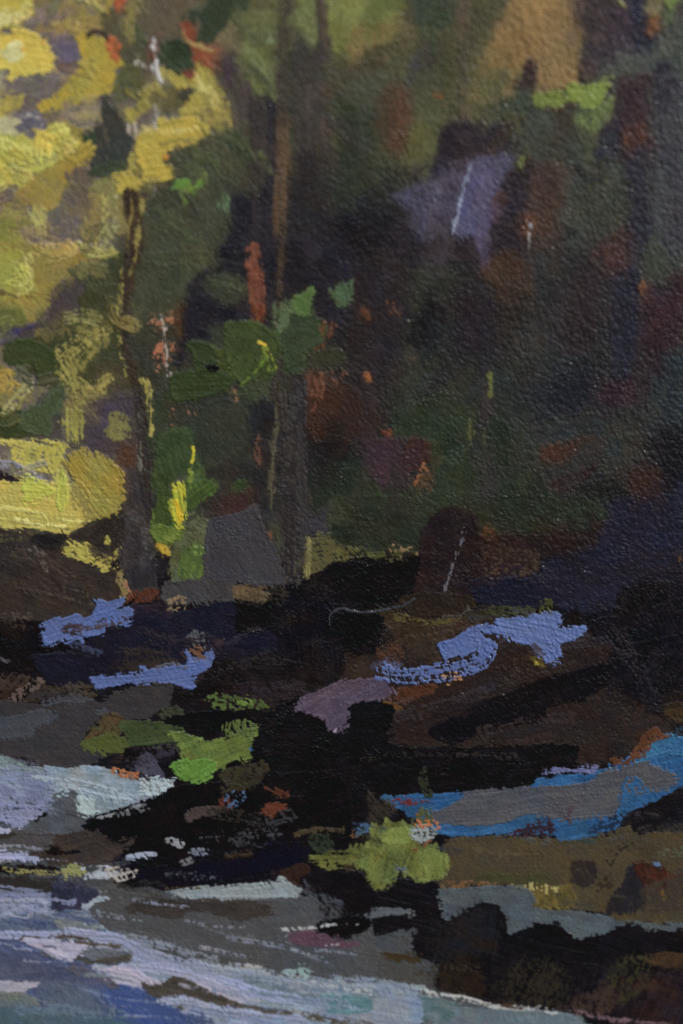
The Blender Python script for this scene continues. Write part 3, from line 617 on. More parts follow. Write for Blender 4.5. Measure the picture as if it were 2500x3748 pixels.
P('painted_rock', 'flat dark grey rocks at the left water edge')
S('#373335', '-400 860 100 870 200 880 400 850 440 872 600 800 785 785 778 880 740 905 650 960 560 950 480 930 385 1040 480 1115 400 1165 200 1170 100 1120 -400 1095', soft=5, rough=6, c2='#3a3537', var=.06, n='wide flat charcoal rock at the left')
S('#43444c', '-400 965 60 935 150 910 228 912 252 945 165 990 100 1030 -400 1055', soft=6, rough=6, var=.05, n='slate grey wedge on the charcoal rock')
S('#45464e', '205 872 300 845 385 840 430 862 380 875 300 872 230 885', soft=5, rough=5); S('#44454e', '445 908 490 908 470 950', soft=4, rough=3)
S('#4b3d23', '480 925 560 935 565 1020 470 1040 380 1045 440 985', soft=10, dry=.08, c2='#56432c')
S('#3a3e2e', '740 900 830 895 835 935 790 950 740 945', soft=7, dry=.1); S('#141113', '790 930 1180 900 1300 960 1200 1000 900 1010 800 980', soft=10, var=.2)
P('painted_moss', 'green moss patches by the left water edge')
S('#4f5c25', '376 1045 500 1020 575 1035 590 1070 520 1102 460 1100 395 1090', soft=5, c2='#465525', n='olive moss stroke on the charcoal rock')
S('#304b25', '565 965 700 958 790 975 850 1000 840 1040 700 1068 620 1070 580 1040', soft=7, c2='#3b5229', dry=.05, n='dark green moss stroke', ang=175)
S('#50702c', '785 1012 850 1008 930 1040 1050 1040 1090 1000 1160 990 1232 1005 1248 1040 1210 1075 1242 1130 1200 1152 1080 1140 1000 1190 850 1230 820 1160 820 1080', soft=4, rough=10, c2='#5a7c2c', th=5, var=.12, ang=160, n='bright moss green stroke, largest by the water')
S('#4a6a2c', '1035 965 1165 960 1180 1005 1050 1030', dry=.42, soft=3, ang=90); S('#3c6ea0', '1150 1078 1215 1085 1200 1115 1160 1100', soft=4, rough=6, dry=.12)
S('#4a6e2a', '940 850 975 825 1080 850 1200 870 1215 890 1080 900 1000 905', dry=.46, soft=3, gs=1.3, c2='#3c5526', n='broken green flecks over black')
S('#5c8a2c', '1090 865 1140 855 1155 885 1105 890', soft=3, dry=.25)
S('#26241f', '1240 1090 1350 1060 1345 1140 1250 1150', soft=10, dry=.2, c2='#33322c')

# ============ R6 right middle
V(1250, 1874)
P('painted_riverbank', 'black and navy shaded bank across the middle')
S('#262c1e', '-20 -60 400 -60 380 60 360 170 250 178 -20 150', soft=14, c2='#2c3323', var=.16)
S('#504d26', '-20 178 80 168 150 182 250 175 360 185 280 212 150 205 70 195 30 215 -20 222', soft=6, dry=.25, c2='#5c5830'); S('#8a6a48', '240 160 400 175 400 190 250 190', dry=.68, soft=3, gs=1.2)
S('#2c2d20', '600 -60 1260 -60 1220 60 1150 130 900 110 640 130', soft=22, c2='#28301f', var=.2)
S('#281a19', '640 120 900 90 1160 60 1220 40 1150 160 940 210 900 290 640 290', soft=18, c2='#2e1e1c', var=.2)
S('#473729', '650 180 900 185 880 270 650 285', dry=.74, soft=4, gs=1.2); S('#56341f', '650 70 700 70 690 110 655 110', dry=.4, soft=6)
S('#33271d', '180 450 330 470 500 482 700 430 740 470 720 520 560 560 440 600 440 690 180 700 160 640 192 600', soft=12, c2='#3a2d20', var=.16)
S('#54492500'[:7], '250 470 330 490 460 500 560 480', w=26, dry=.4, soft=8)
S('#2c211f', '190 580 440 680 700 620 900 600 1100 560 1240 640 1220 740 1000 800 760 860 520 960 240 1060 180 860', soft=20, c2='#271d1c', var=.2, ang=155)
S('#2d2222', '560 1000 900 880 1150 850 1300 900 1280 1010 1050 1060 800 1060 560 1050', soft=22, c2='#26201f', var=.2)
S('#231a1c', '370 90 425 0 480 -30 560 -20 625 60 645 200 650 300 600 335 595 440 400 485 330 425 345 300 362 200', soft=9, c2='#281b1b', var=.18, crisp=.2, n='dark maroon mound shape')
S('#5a565e', '565 75 535 170 510 240 494 290 474 350', w=(5, 7), dry=.55, soft=3, th=4, n='row of small white dashes on the maroon mound')
S('#2c2119', '260 400 340 370 560 380 620 430 500 480 400 480 300 460', soft=8, dry=.04); S('#46413a', '470 478 540 465 580 440', w=6, soft=3)
S('#23212d', '598 330 700 300 900 292 930 212 1150 160 1235 30 1260 -60 1900 -60 1900 310 1320 330 1250 440 1120 470 1000 432 850 440 700 428 612 385', soft=10, c2='#232232', var=.16, ang=20, n='dark navy stroke mass at the right bank')
S('#1c1c2b', '600 310 720 300 960 330 980 420 700 430 610 385', soft=10)
S('#161418', '1130 470 1260 430 1300 340 1568 300 1900 280 1900 920 1500 930 1300 860 1200 760 1240 640 1140 540', soft=24, c2='#1a171b', var=.3, ang=120)
S('#6a4a26', '1530 160 1550 220', w=24, dry=.7)
S('#120e11', '-40 460 170 462 190 590 150 640 80 640 20 560 -40 560', soft=8, rough=14, n='squarish black blot', var=.2)
S('#36373c', '-55 515 -50 465 0 440 35 448 100 458 200 445 290 425 332 398', w=(5, 9), soft=3, rough=3, th=5, n='thin grey highlight line of the wet ridge under the black mass')  # highlight along the wet ridge, painted in as grey
S('#4c3022', '160 620 270 630 250 710 180 710', soft=14, dry=.12)
S('#171316', '400 1010 500 940 620 880 820 800 1000 740 1240 690 1240 780 1100 860 950 900 940 960 700 990 520 1060', soft=14, c2='#141114', var=.22, ang=160)
S('#3b2c1d', '1480 880 1620 870 1620 960 1500 950', soft=14)
S('#4f2e1d', '240 810 420 790 420 830 300 860 200 860', soft=10, dry=.15); S('#68431f', '160 868 240 870 275 905 220 930', soft=6, dry=.2)
S('#131012', '-300 880 220 878 235 1060 600 1075 1050 1058 1075 1130 1040 1300 -300 1300', soft=7, rough=10, c2='#171416', var=.2, ang=175, n='long black shadow stroke above the blue stream')
P('painted_sky_reflection', 'mauve accent on the dark bank')
S('#524355', '-208 880 -165 840 -118 818 0 775 100 762 185 762 195 735 225 790 252 812 200 855 80 870 40 885 32 960 5 1000 -45 1006 -70 985 -85 945 -150 928 -205 905', soft=5, rough=8, th=4, c2='#594a5a', var=.07, n='mauve patch at the middle of the bank', ang=150)
S('#a08aa4', '-40 1000 -15 980 10 950', w=4, soft=3, dry=.3)
P('painted_sky_reflection', 'periwinkle blue accents on the dark bank')
S('#6577b4', '442 598 520 580 560 550 600 530 650 514 715 522 718 548 660 555 640 545 665 580 686 605 682 650 640 690 620 640 560 660 480 670 455 640', soft=3, rough=6, th=5, var=.07, c2='#5a6ca8', ang=150, n='blue stroke joining the dry trail, middle right')
S('#6476b2', '190 730 250 745 340 745 480 730 590 700 650 670 670 620', w=(74, 90), dry=.42, soft=3, th=5, rough=6, c2='#5a6ca8', n='broken dry blue trail of the middle right stroke')
S('#6476b2', '182 700 255 702 250 725 200 722', soft=3, rough=4, n='blue corner dab starting the dry trail'); S('#a8764c', '470 745 540 735 550 775 490 780', dry=.6, soft=3)
S('#687cb8', '700 482 780 480 850 470 920 455 975 448 1003 482 1010 525 1060 528 1120 521 1122 550 1080 582 1030 590 1000 602 1005 650 985 690 952 702 930 680 885 640 850 605 790 595 740 570 690 548 715 520', soft=3, rough=6, th=5, var=.06, c2='#6175b2', ang=15, n='largest blue stroke, on the right of the bank')
S('#4a4455', '860 610 900 600 930 640 900 655', dry=.4, soft=5)
S('#4b4b22', '915 400 960 400 960 450 920 450', dry=.3, soft=5); S('#5c4b1f', '870 660 930 670 935 705 890 705', dry=.25, soft=5); S('#8f802c', '888 680 905 695 890 706', soft=3, rough=2)
S('#3a3a24', '690 430 860 440 850 470 700 478', dry=.55, soft=5)

# ============ R8 bottom right
V(1250, 2811)
P('painted_stream', 'blue and grey stream on the right')
S('#2f5c8e', '180 125 300 125 550 115 700 110 870 75 900 50 1000 30 1180 10 1280 -30 1420 -110 1500 -155 1568 -145 1900 -160 1900 40 1568 88 1450 150 1330 200 1250 285 1100 322 1000 332 960 300 800 300 600 306 440 292 250 185', soft=5, rough=8, c2='#34659a', var=.12, th=4, ang=168, n='broad blue stream stroke')
S('#36699a', '1420 -110 1500 -160 1568 -148 1900 -170 1900 -40 1568 -60 1440 -60 1340 -20 1380 -60', soft=4, c2='#3a74a0', th=4)
S('#4d4d56', '410 192 450 185 530 150 560 105 700 92 870 80 1100 66 1200 20 1380 -30 1440 -10 1520 20 1535 80 1400 110 1290 165 1240 222 1150 222 1030 242 985 228 850 208 720 252 450 258 400 222', soft=5, rough=6, c2='#515054', var=.05, th=4, n='long flat grey stroke across the blue stream', ang=172)
S('#33659a', '1280 160 1300 60 1360 40 1440 120 1380 180 1300 200', dry=.5, soft=3, c2='#2c5480')
S('#2f5c92', '240 155 330 140 460 140 540 125', w=40, dry=.3, soft=4)
S('#21304a', '1140 290 1200 240 1290 190 1310 230 1240 290', dry=.35, soft=5)
S('#401e22', '770 300 860 255 950 230 972 300 880 328 800 322', dry=.38, soft=4, c2='#2c2430', n='dark red speckled patch on the stream')
S('#6c2c28', '230 140 380 140 380 165 250 165', dry=.66, soft=3); S('#4a3c44', '1010 230 1060 180 1040 250', dry=.4, soft=4)
S('#6d70a2', '925 22 965 5 1010 -8 1060 0 1120 -10 1172 -8 1162 20 1100 22 1060 12 1000 22', soft=3, rough=4, th=4, n='small lavender lick above the stream')
S('#18161a', '1310 200 1440 150 1568 90 1900 20 1900 300 1568 290 1380 302 1310 282', soft=8, c2='#1f1b1c', var=.2, ang=170)
S('#2f2c2a', '1380 270 1568 250 1568 292 1400 300', soft=8, dry=.25)
V(1250, 1874)
S('#683c27', '1345 1080 1390 1020 1440 983 1470 1010 1505 1022 1430 1060 1392 1110 1310 1152 1250 1150 1240 1125 1300 1130', soft=4, rough=8, dry=.15, c2='#51301f', n='rust coloured bank edge above the stream')
V(1250, 2811)
P('painted_riverbank', 'olive brown shore on the lower right')
S('#493f31', '480 335 620 315 780 308 1000 332 1120 320 1250 292 1305 268 1380 300 1568 292 1900 290 1900 720 1568 712 1300 702 1190 662 1040 645 890 642 880 560 750 532 600 545 500 562 435 550 470 460', soft=8, rough=7, c2='#4b3f2a', var=.08, ang=175, n='wide olive brown shore stroke')
S('#3c4023', '600 490 760 480 950 490 940 525 760 530 600 530', soft=16, op=.8)
S('#6c5b2a', '890 550 1000 535 1060 545 1060 640 890 642', soft=12, dry=.15, c2='#4f4524', ang=90)
S('#978a50', '770 535 900 535 980 545 975 560 850 560 780 552', soft=3, dry=.42, ang=90, n='pale straw crest on the shore')
S('#7b5030', '440 545 560 515 750 530 740 552 560 560', dry=.62, soft=3, gs=1.2)
S('#332925', '1060 430 1160 425 1168 500 1120 540 1060 510', soft=12, dry=.18, c2='#2b2323')
S('#252226', '1325 440 1400 450 1400 560 1380 645 1260 668 1205 650 1240 590 1290 530', soft=10, dry=.06, var=.15, n='dark triangle shape on the shore')
S('#4a2015', '1345 432 1440 440 1500 470 1492 545 1430 585 1385 540', soft=12, dry=.08, c2='#33201a', n='deep red patch on the shore')
S('#3d332c', '1400 560 1500 500 1600 480 1600 620 1420 650', soft=18, dry=.2); S('#5c7db4', '1428 438 1450 434 1485 450 1440 452', soft=3, rough=3)
S('#4c5339', '1460 380 1620 360 1620 405 1480 405', dry=.55, soft=4); S('#2f2920', '1230 420 1260 370 1310 340', w=40, dry=.66, soft=3)
S('#2f2920', '1180 500 1230 500 1240 540 1170 560', dry=.4, soft=8)
S('#6a4a26', '1470 560 1476 600', w=8, dry=.3)
P('painted_stream', 'slate grey water of the lower right')
S('#4b5259', '432 562 520 552 600 545 760 535 880 568 892 642 1040 650 1200 672 1300 702 1568 712 1900 712 1900 800 1400 780 1000 800 700 760 470 700', soft=6, rough=6, c2='#50585c', var=.06, ang=5, n='flat slate water stroke')
S('#54626a', '780 660 1000 700 1200 740', w=50, soft=14, op=.5)
P('painted_rock', 'black rocks in the lower right water')
S('#151215', '-60 480 80 468 130 550 230 545 240 502 430 522 442 600 478 690 540 665 600 630 650 614 720 628 755 680 772 752 830 735 900 708 970 704 1020 725 1085 778 1160 765 1220 752 1270 722 1330 714 1390 738 1480 745 1568 738 1900 750 1900 1500 1400 1250 1050 1112 700 1072 500 1022 435 1000 400 930 330 860 310 790 200 762 100 780 -60 790', soft=4, rough=9, c2='#181518', var=.16, th=5, n='long row of black rocks')
S('#222023', '430 740 480 690 560 660 660 640 720 700 700 840 560 880 420 880', soft=26, dry=.12, c2='#1b191c', var=.3, ang=100)  # soft grey sheen inside the black rocks, put into the colour
S('#606369', '60 645 110 632 200 636 320 650 332 670 240 668 170 680 120 700 60 706 -20 712 -20 700 45 690', soft=5, rough=6, dry=.06, c2='#4f5258', n='grey water gap in the black rocks')
S('#131013', '-20 680 40 675 50 700 -20 705', soft=4)
S('#484c52', '-60 792 100 782 200 758 330 728 345 742 312 800 355 860 440 905 430 962 380 1002 150 1005 -60 990', soft=7, c2='#474546', var=.07, n='grey water tongue below the black rocks')
S('#474543', '-60 830 150 850 250 880 400 920 380 990 150 1000 -60 985', soft=20)
S('#3c301e', '192 860 240 842 330 850 372 880 300 885', soft=6, dry=.12)
S('#2d2218', '440 910 560 880 640 930 640 1040 500 1020 440 980', soft=18, dry=.1, c2='#241b16', ang=0)
S('#4a3421', '1345 865 1440 848 1568 852 1900 860 1900 925 1568 912 1440 905 1380 885', soft=6, dry=.1, c2='#3c2b1d', n='brown gold lick among the black rocks')
S('#221b1f', '1180 950 1400 940 1900 940 1900 1400 1300 1240 1180 1120 1060 1100', soft=30, c2='#291e22', var=.3, ang=110)
S('#35321f', '1240 940 1330 860 1400 900 1370 1010 1290 1060 1230 1010', dry=.6, soft=16, ang=110, crisp=.2); S('#2c261e', '720 1000 800 900 960 910 1040 1000 960 1100 780 1080', dry=.5, soft=18, ang=110, crisp=.2)
S('#3a2c26', '1080 1040 1240 1000 1220 1120 1060 1120', dry=.45, soft=10, ang=110)
P('painted_stream', 'teal and white foam water along the bottom')
S('#4f6b6e', '-60 1030 150 1060 400 1045 600 1100 800 1112 1000 1122 1140 1180 1250 1500 -60 1500', soft=7, c2='#5a7674', var=.1, ang=5, n='teal water stroke under the foam line')
S('#67727b', '520 1125 800 1105 980 1115 1100 1160 1180 1300 1180 1500 500 1500', soft=14, c2='#5f6f78', var=.1)
S('#8f9cb8', '-60 1100 80 1110 115 1140 60 1170 -60 1190', soft=12, dry=.12)
S('#8e989c', '-20 985 60 1010 130 1028 260 1012 372 1004', w=(40, 30), dry=.28, soft=3, th=5, n='white foam line below the grey tongue')
S('#a4a8a6', '380 1020 470 1045 570 1055 700 1088 850 1098 980 1112', w=(20, 18), dry=.3, soft=3, th=5, n='thin foam line along the black rocks')
S('#4d3429', '640 1088 740 1082 830 1100', w=16, dry=.2, soft=4)
S('#6e545c', '1040 1112 1180 1140 1300 1160 1500 1170', w=20, dry=.5, soft=4)
S('#3a2c28', '1000 1100 1060 1105', w=30, dry=.4)
S('#4c453c', '170 1150 300 1145 400 1165', w=30, dry=.35)
P('painted_foliage', 'lime green bush at the water edge')
S('#33291f', '-200 400 0 380 60 440 0 500 -200 520', soft=14)
S('#6c5c33', '-60 380 60 378 100 410 40 450 -60 455', soft=8, dry=.2); S('#2f2922', '120 110 200 150 240 200 130 250', soft=14, dry=.2, c2='#3f342b')
S('#5c6e2e', '-20 385 50 350 110 345 135 300 130 262 220 238 320 262 350 340 430 345 482 400 480 478 400 518 320 500 260 478 215 540 160 558 115 540 120 480 60 440', soft=9, rough=12, c2='#647834', var=.14, dry=.06, ang=105, n='lime green bush body')
S('#4c5230', '320 290 350 200 390 180 420 200 400 300', soft=12, dry=.3, ang=90)
S('#6e8634', '190 320 230 280 300 268 330 300 300 340 230 345', soft=6, c2='#768f3c', n='bright oval dab in the lime bush')
S('#687c31', '370 390 430 365 478 400 478 470 430 505 380 480', soft=8, c2='#71873a', n='round dab at the right of the lime bush')
S('#707e80', '318 290 345 262 410 255 440 282 430 310 380 332 330 325', soft=5, dry=.24, c2='#8b9498', n='white grey stone touching the lime bush')
S('#bf6a40', '340 242 440 238 445 275 360 262', dry=.52, soft=3, gs=1.3); S('#a8542e', '345 210 365 215', w=10, dry=.2)
S('#6d4a30', '-80 290 60 285 70 305 -60 312', dry=.42, soft=3); S('#4a6a90', '60 270 120 255 120 300 70 310', dry=.5, soft=4)
S('#7a4a2c', '330 380 400 350', w=34, dry=.72, soft=4); S('#5c6680', '250 450 300 440 290 470', dry=.5, soft=5)
S('#27301f', '378 0 375 60 395 110', w=(8, 44), dry=.4, soft=5)

# ============ R7 bottom left
V(0, 2811)
P('painted_stream', 'white and lilac rapids on the left')
S('#7d8b92', '-400 -60 200 -10 300 0 420 -10 520 10 640 62 790 50 785 85 720 120 660 135 560 182 400 212 200 190 180 130 -400 120', soft=6, c2='#8793a0', var=.12, ang=8, n='pale swirling water stroke at the left')
S('#9aa5ae', '120 60 300 80 420 120 520 145 620 130', w=(50, 24), dry=.32, soft=4, c2='#8795a4'); S('#8688a6', '-300 100 60 100 200 150', w=60, soft=14, dry=.1)
S('#4b4858', '640 -60 690 -70 740 0 760 50 680 40 620 0', soft=8, n='lilac grey dab beside the moss')
S('#aab6ba', '665 55 780 50 785 90 720 125 660 120', dry=.34, soft=3, ang=15)
S('#4b4e55', '195 100 360 110 372 180 402 220 382 290 250 302 -400 305 -400 210 180 235', soft=8, c2='#50545c', var=.08, ang=5, n='slate flat beneath the pale swirl')
S('#8c90ad', '-400 180 100 190 200 185 170 225 100 258 60 270 20 245 -400 235', soft=5, dry=.14, c2='#9494b4', n='lilac foam dab at the left edge'); S('#b4b0c8', '-400 268 30 275 50 288 -400 295', soft=3)
S('#9aabb0', '365 142 440 140 425 165 440 185 470 198 400 212 365 190', dry=.12, soft=3, n='small comma of pale foam'); S('#93a2ac', '210 110 300 100 300 130 230 130', dry=.6, soft=3, gs=1.3)
S('#38332f', '-400 120 60 130 130 150 188 178 100 175 -400 150', soft=4, rough=5, n='brown lens shape on the foam')
S('#4b4648', '-400 300 260 295 280 350 200 375 -400 372', soft=7, c2='#45403f'); S('#363129', '-20 310 60 300', w=30, soft=6)
S('#55565c', '-400 370 150 375 260 400 -400 445', soft=10)
S('#b0b3d6', '-400 375 60 380 120 385 178 405 165 430 80 420 -400 402', soft=3, rough=5, th=4, n='bright lilac foam stroke')
S('#191414', '-400 442 120 440 300 455 250 480 -400 490', soft=6, dry=.1, var=.2); S('#7b7444', '20 458 150 470 280 475', w=24, dry=.55, soft=3)
S('#2d2826', '-400 490 300 500 420 560 260 590 -400 545', soft=10, dry=.08)
P('painted_rock', 'black rocks on the lower left')
S('#120d0f', '380 292 395 240 450 215 560 190 660 152 780 92 900 70 1000 58 1568 40 1568 500 1390 492 1180 522 900 545 700 545 520 512 600 432 500 380 420 320', soft=6, rough=9, c2='#161113', var=.22, ang=165, n='long black rock mass above the white band')
S('#38302d', '110 402 180 372 250 352 268 300 440 288 520 330 622 322 560 382 480 432 350 442 180 432', soft=6, c2='#40332d', var=.1, n='brown wedge rock at the left')
S('#17110f', '215 375 262 348 290 375 360 372 350 388 240 385', soft=4, rough=4)
S('#171624', '560 430 800 440 1100 380 1400 330 1420 440 1260 490 900 530 620 520', soft=24, c2='#13111a', var=.2)
S('#2b2013', '1040 380 1160 370 1150 400 1050 410', dry=.4, soft=8)
S('#463a38', '850 205 900 178 960 170 1015 178 1000 210 930 222 862 242', soft=4, rough=5, n='small grey brown pebble shape')
S('#3a332900'[:7], '1030 10 1200 -30 1230 20 1130 100 1040 110', soft=14, dry=.12, c2='#34321f')
S('#6c3624', '1200 182 1240 155 1312 162 1300 192 1250 226 1212 212', soft=6, rough=7, c2='#5c2e20', n='rust orange dab, lower of two on black rock')
S('#542c1e', '1225 80 1322 108 1312 152 1245 112', soft=6, dry=.08, n='rust orange dab, upper of two on black rock')
S('#5c2e24', '1015 140 1065 130 1060 190 1020 185', dry=.3, soft=4); S('#4a6a94', '1030 130 1130 110 1060 200', dry=.72, soft=3)
S('#5c5e62', '500 215 660 160 680 185 560 220', dry=.7, soft=3, gs=1.1); S('#8a8a90', '770 320 835 325 838 355 790 340', dry=.4, soft=3)
S('#777d90', '870 375 945 370 940 392 880 395', dry=.45, soft=3); S('#6a6a6e', '840 430 880 420', w=14, dry=.4)
S('#a0a8c0', '575 405 620 390 690 385 695 400 600 415', dry=.2, soft=3, n='short white fleck row between rocks'); S('#403f46', '1100 320 1200 330', w=50, dry=.82, soft=3)
S('#5a5c66', '800 490 1000 500', w=34, dry=.9, gs=.9, soft=3)
S('#a8643f', '520 0 570 10 632 15 628 45 540 25', dry=.38, soft=3, gs=1.3, n='orange flecks at the foam edge')
S('#33221a', '1290 470 1400 440 1430 500 1380 560 1300 500', soft=8, dry=.15); S('#5d5f27', '1430 400 1568 385 1700 380 1568 445 1480 458', soft=8, dry=.2, c2='#6a6c30'); S('#263523', '1410 320 1500 300 1530 370 1460 390', dry=.25, soft=10)
S('#443a29', '1365 300 1450 280 1568 285', w=26, dry=.35)
S('#17131500'[:7], '1380 500 1568 470 1700 520 1700 660 1450 690 1390 640', soft=6, var=.2)
S('#43434f', '1385 525 1440 575 1560 610', w=26, dry=.38, soft=4); S('#34343e', '1400 560 1480 605 1568 625', w=22, dry=.45, soft=4)
S('#55402300'[:7], '540 -60 560 -60', w=4)
P('painted_moss', 'green moss patches by the left water edge')
S('#4f8a29', '795 -30 980 -40 975 30 940 55 900 70 850 62 808 25', soft=4, rough=9, c2='#5a942e', th=5, n='vivid green end of the moss stroke', ang=150)
P('painted_stream', 'white and lilac rapids on the left')
S('#494848', '430 560 500 545 780 590 1400 590 1450 690 1568 700 1700 700 1700 960 1300 955 1100 905 900 885 700 785 520 745 400 680', soft=7, c2='#4b4a4d', var=.05, ang=3, n='wide flat grey water stroke')
S('#4a4b52', '1220 620 1440 600 1600 760 1600 930 1200 930', soft=40, c2='#4a4b4e')
S('#362f2a', '585 612 700 592 900 595 1100 600 1235 612 1232 680 1080 695 1000 660 900 645 800 682 690 660 590 645', soft=8, c2='#3b342f', rough=10, n='brown reflection on the flat water')
S('#7e878b', '768 562 900 545 1100 530 1250 520 1280 492 1340 530 1382 550 1368 582 1250 590 1080 592 900 590 830 585', soft=4, rough=7, c2='#89919400'[:7], dry=.08, th=5, n='narrow pale grey band under the black rock')
S('#8b6a58', '1360 550 1380 565', w=16, dry=.2); S('#5c4c30', '770 545 920 548', w=10, dry=.4)
S('#727a98', '-400 545 100 548 200 560 340 600 400 642 250 645 200 662 -400 700', soft=12, c2='#868cab', var=.12, dry=.06, ang=8)
S('#a2a5c0', '-400 590 80 600 220 612', w=26, dry=.3, soft=4); S('#9a9ebc', '-300 640 120 640 200 625', w=22, dry=.35, soft=4)
S('#2b2a3a', '255 500 330 500 450 560 430 610 380 640 250 650 240 600', soft=14, dry=.1, c2='#35344a', ang=100)
S('#8d8e52', '300 440 370 448 385 490 310 500', dry=.22, soft=5, n='yellow green smear beside the white foam'); S('#a8adb8', '380 458 450 455 540 470 520 500 440 500 385 490', dry=.16, soft=4, n='white foam dab under the brown rock'); S('#a89c94', '500 460 620 455 610 500 520 510', dry=.52, soft=3)
S('#9aa6b2', '388 625 440 592 502 590 498 610 440 615 400 642', soft=4, rough=5, dry=.08)
S('#586587', '-400 665 100 665 250 650 440 660 470 720 460 760 -400 760', soft=12, c2='#6d788a', var=.1, ang=5)
S('#747d78', '240 690 380 680 450 740 300 750', soft=12, dry=.1); S('#a7b0ba', '380 680 405 690 400 705', dry=.1, soft=4); S('#8f989e', '455 715 490 740 480 755', dry=.3, soft=4)
S('#4c567c', '-400 780 110 785 200 850 430 900 500 980 640 1030 700 1060 900 1120 1000 1180 1150 1500 -400 1500', soft=10, c2='#55628c', var=.12, ang=18)
S('#4e526e', '-400 830 100 850 250 900 450 930 440 1000 200 1010 -400 950', soft=26, c2='#5a5b70'); S('#535a80', '250 1000 450 1000 500 1100 300 1090', soft=30)
S('#5a6478', '200 1010 350 990 480 1080 380 1150 200 1120', soft=26, dry=.1)
S('#4258a0', '480 1010 640 1030 760 1100 860 1180 900 1300 600 1300 520 1130', soft=26, c2='#4a5c94', n='deep blue pool at the bottom')
S('#9397b5', '-400 735 100 748 200 744 400 738 500 760 560 757 650 800 740 842 745 880 650 885 600 880 560 832 440 800 320 785 120 775 -400 762', soft=6, c2='#a2a4c2', dry=.04, th=4, n='upper lilac foam crest', ang=10)
S('#aba4bd', '108 786 200 785 300 792 400 812 402 842 340 872 318 878 290 868 200 832 150 818', soft=4, rough=7, c2='#b4aec4', th=4, n='pinkish foam tongue'); S('#5a5c78', '210 800 290 790 280 820 220 818', dry=.35, soft=4)
S('#6c7078', '380 830 560 830 620 870 450 890', soft=12, dry=.12, c2='#565860')
S('#4d4138', '110 775 250 765 420 778', w=(20, 14), dry=.12, soft=4); S('#544a42', '365 795 450 805 550 815', w=22, dry=.25, soft=5); S('#47413a', '408 890 500 880 592 872', w=24, dry=.15, soft=5)
S('#7a7f88', '615 765 800 800 900 830 960 850', w=(50, 30), dry=.48, soft=4, ang=100); S('#5d6068', '530 740 600 775 700 790', w=30, dry=.45, soft=6)
S('#8f9ab8', '430 905 560 905 640 870 740 865 900 895 1100 925 1300 950 1568 962 1900 1000 1900 1230 1568 1160 1400 1125 1190 1095 1060 1070 950 1040 900 1000 820 960 700 990 600 1010 480 970', soft=8, rough=9, c2='#7f8a98', var=.12, th=4, ang=12, n='broad foam sweep across the bottom')
S('#63717c', '1000 930 1200 950 1400 980 1568 1000 1700 1010 1700 1060 1400 1060 1150 1020 1000 980', soft=14, dry=.25, c2='#707c84')
S('#b3a9ba', '430 908 500 920 580 915 700 960 760 990 680 990 668 1035 620 1030 580 1000 470 965 502 938', soft=4, rough=7, th=4, c2='#aaa2b8', n='pink white foam wedge, left'); S('#b0a8b8', '805 945 880 950 1000 985 1150 1040 1125 1080 1060 1070 980 1040 930 1005', soft=5, rough=6, th=4, c2='#a29fb4', n='pink white foam wedge, right')
S('#a4acc8', '600 870 760 860 800 920 700 930', soft=10, dry=.2)
S('#403934', '650 978 740 988 790 960 850 958 900 990 980 1030 1050 1052 1042 1092 960 1070 860 1050 800 1040 700 1052 662 1015', soft=5, rough=7, c2='#4a4238', th=4, n='brown spit between foam strokes', ang=20)
S('#9ca4ba', '700 1062 780 1036 860 1058 960 1082 900 1112 760 1082', soft=5, c2='#8891b0'); S('#4b463e', '690 1050 800 1085 860 1110', w=12, dry=.3)
S('#8f9bb8', '900 1100 1060 1100 1200 1130 1400 1150 1600 1170 1700 1400 1050 1400 980 1170', soft=9, c2='#7f91a8', var=.14, ang=8)
S('#4d4338', '1040 1070 1200 1108 1400 1132 1568 1158 1700 1180', w=(14, 42), dry=.15, soft=5, c2='#5a5044', n='brown line through the foam')
S('#557a84', '1480 1040 1568 1035 1700 1050 1700 1110 1568 1120 1500 1110', soft=14, c2='#62888e')
S('#94a0b4', '1300 1070 1480 1060 1510 1100 1400 1115', soft=8, dry=.08)
S('#a7a095', '1000 930 1120 908 1190 905 1215 884', w=(16, 8), dry=.35, soft=3); S('#7c888c', '880 885 1000 902 1120 925 1300 950 1568 985', w=(18, 30), dry=.42, soft=3)
S('#86a0a0', '1300 930 1340 922 1380 910 1435 930 1400 955 1320 955', dry=.34, soft=4, n='mint foam fleck')
S('#aeaeb0', '1290 738 1360 735 1430 732 1500 724 1568 716', w=(6, 8), soft=3, rough=3, dry=.12, th=5, n='thin white scratch line to the black rock'); S('#97979a', '1320 742 1328 758 1300 775', w=7, soft=3, dry=.2)
S('#5d3e4f', '1325 775 1420 750 1480 775 1568 790 1650 800 1600 818 1480 815 1350 806', soft=8, dry=.1, n='magenta smudge under the black rock'); S('#a8a0a8', '1490 805 1568 800', w=14, dry=.5)
S('#8d9092', '1010 812 1022 828', w=7, soft=3); S('#7c7c7c', '930 805 1100 798 1230 785', w=5, dry=.6, soft=3)
S('#201c1c', '1060 775 1160 760 1150 785', dry=.62, soft=3); S('#2c2826', '520 640 560 650 540 700', dry=.7, soft=3)
S('#141113', '1440 765 1460 720 1480 695 1540 685 1640 670 1700 680 1690 740 1568 785 1480 782', soft=5, rough=8, var=.15, th=5, n='small black rock with a white scratch')
S('#a2a2a4', '1480 722 1568 716 1690 712', w=6, dry=.3, soft=3)
S('#a09cae', '-400 975 60 980 182 985 130 1008 60 1030 -400 1035', soft=5, rough=6, c2='#a8a2b4', n='pink white foam lick at the left edge')
S('#5c686c', '-400 1035 100 1035 180 1080 100 1120 -400 1110', soft=14, c2='#66706e'); S('#48636b', '-400 1100 200 1100 500 1140 620 1180 640 1500 -400 1500', soft=18, c2='#4a5c70', var=.12, ang=5)
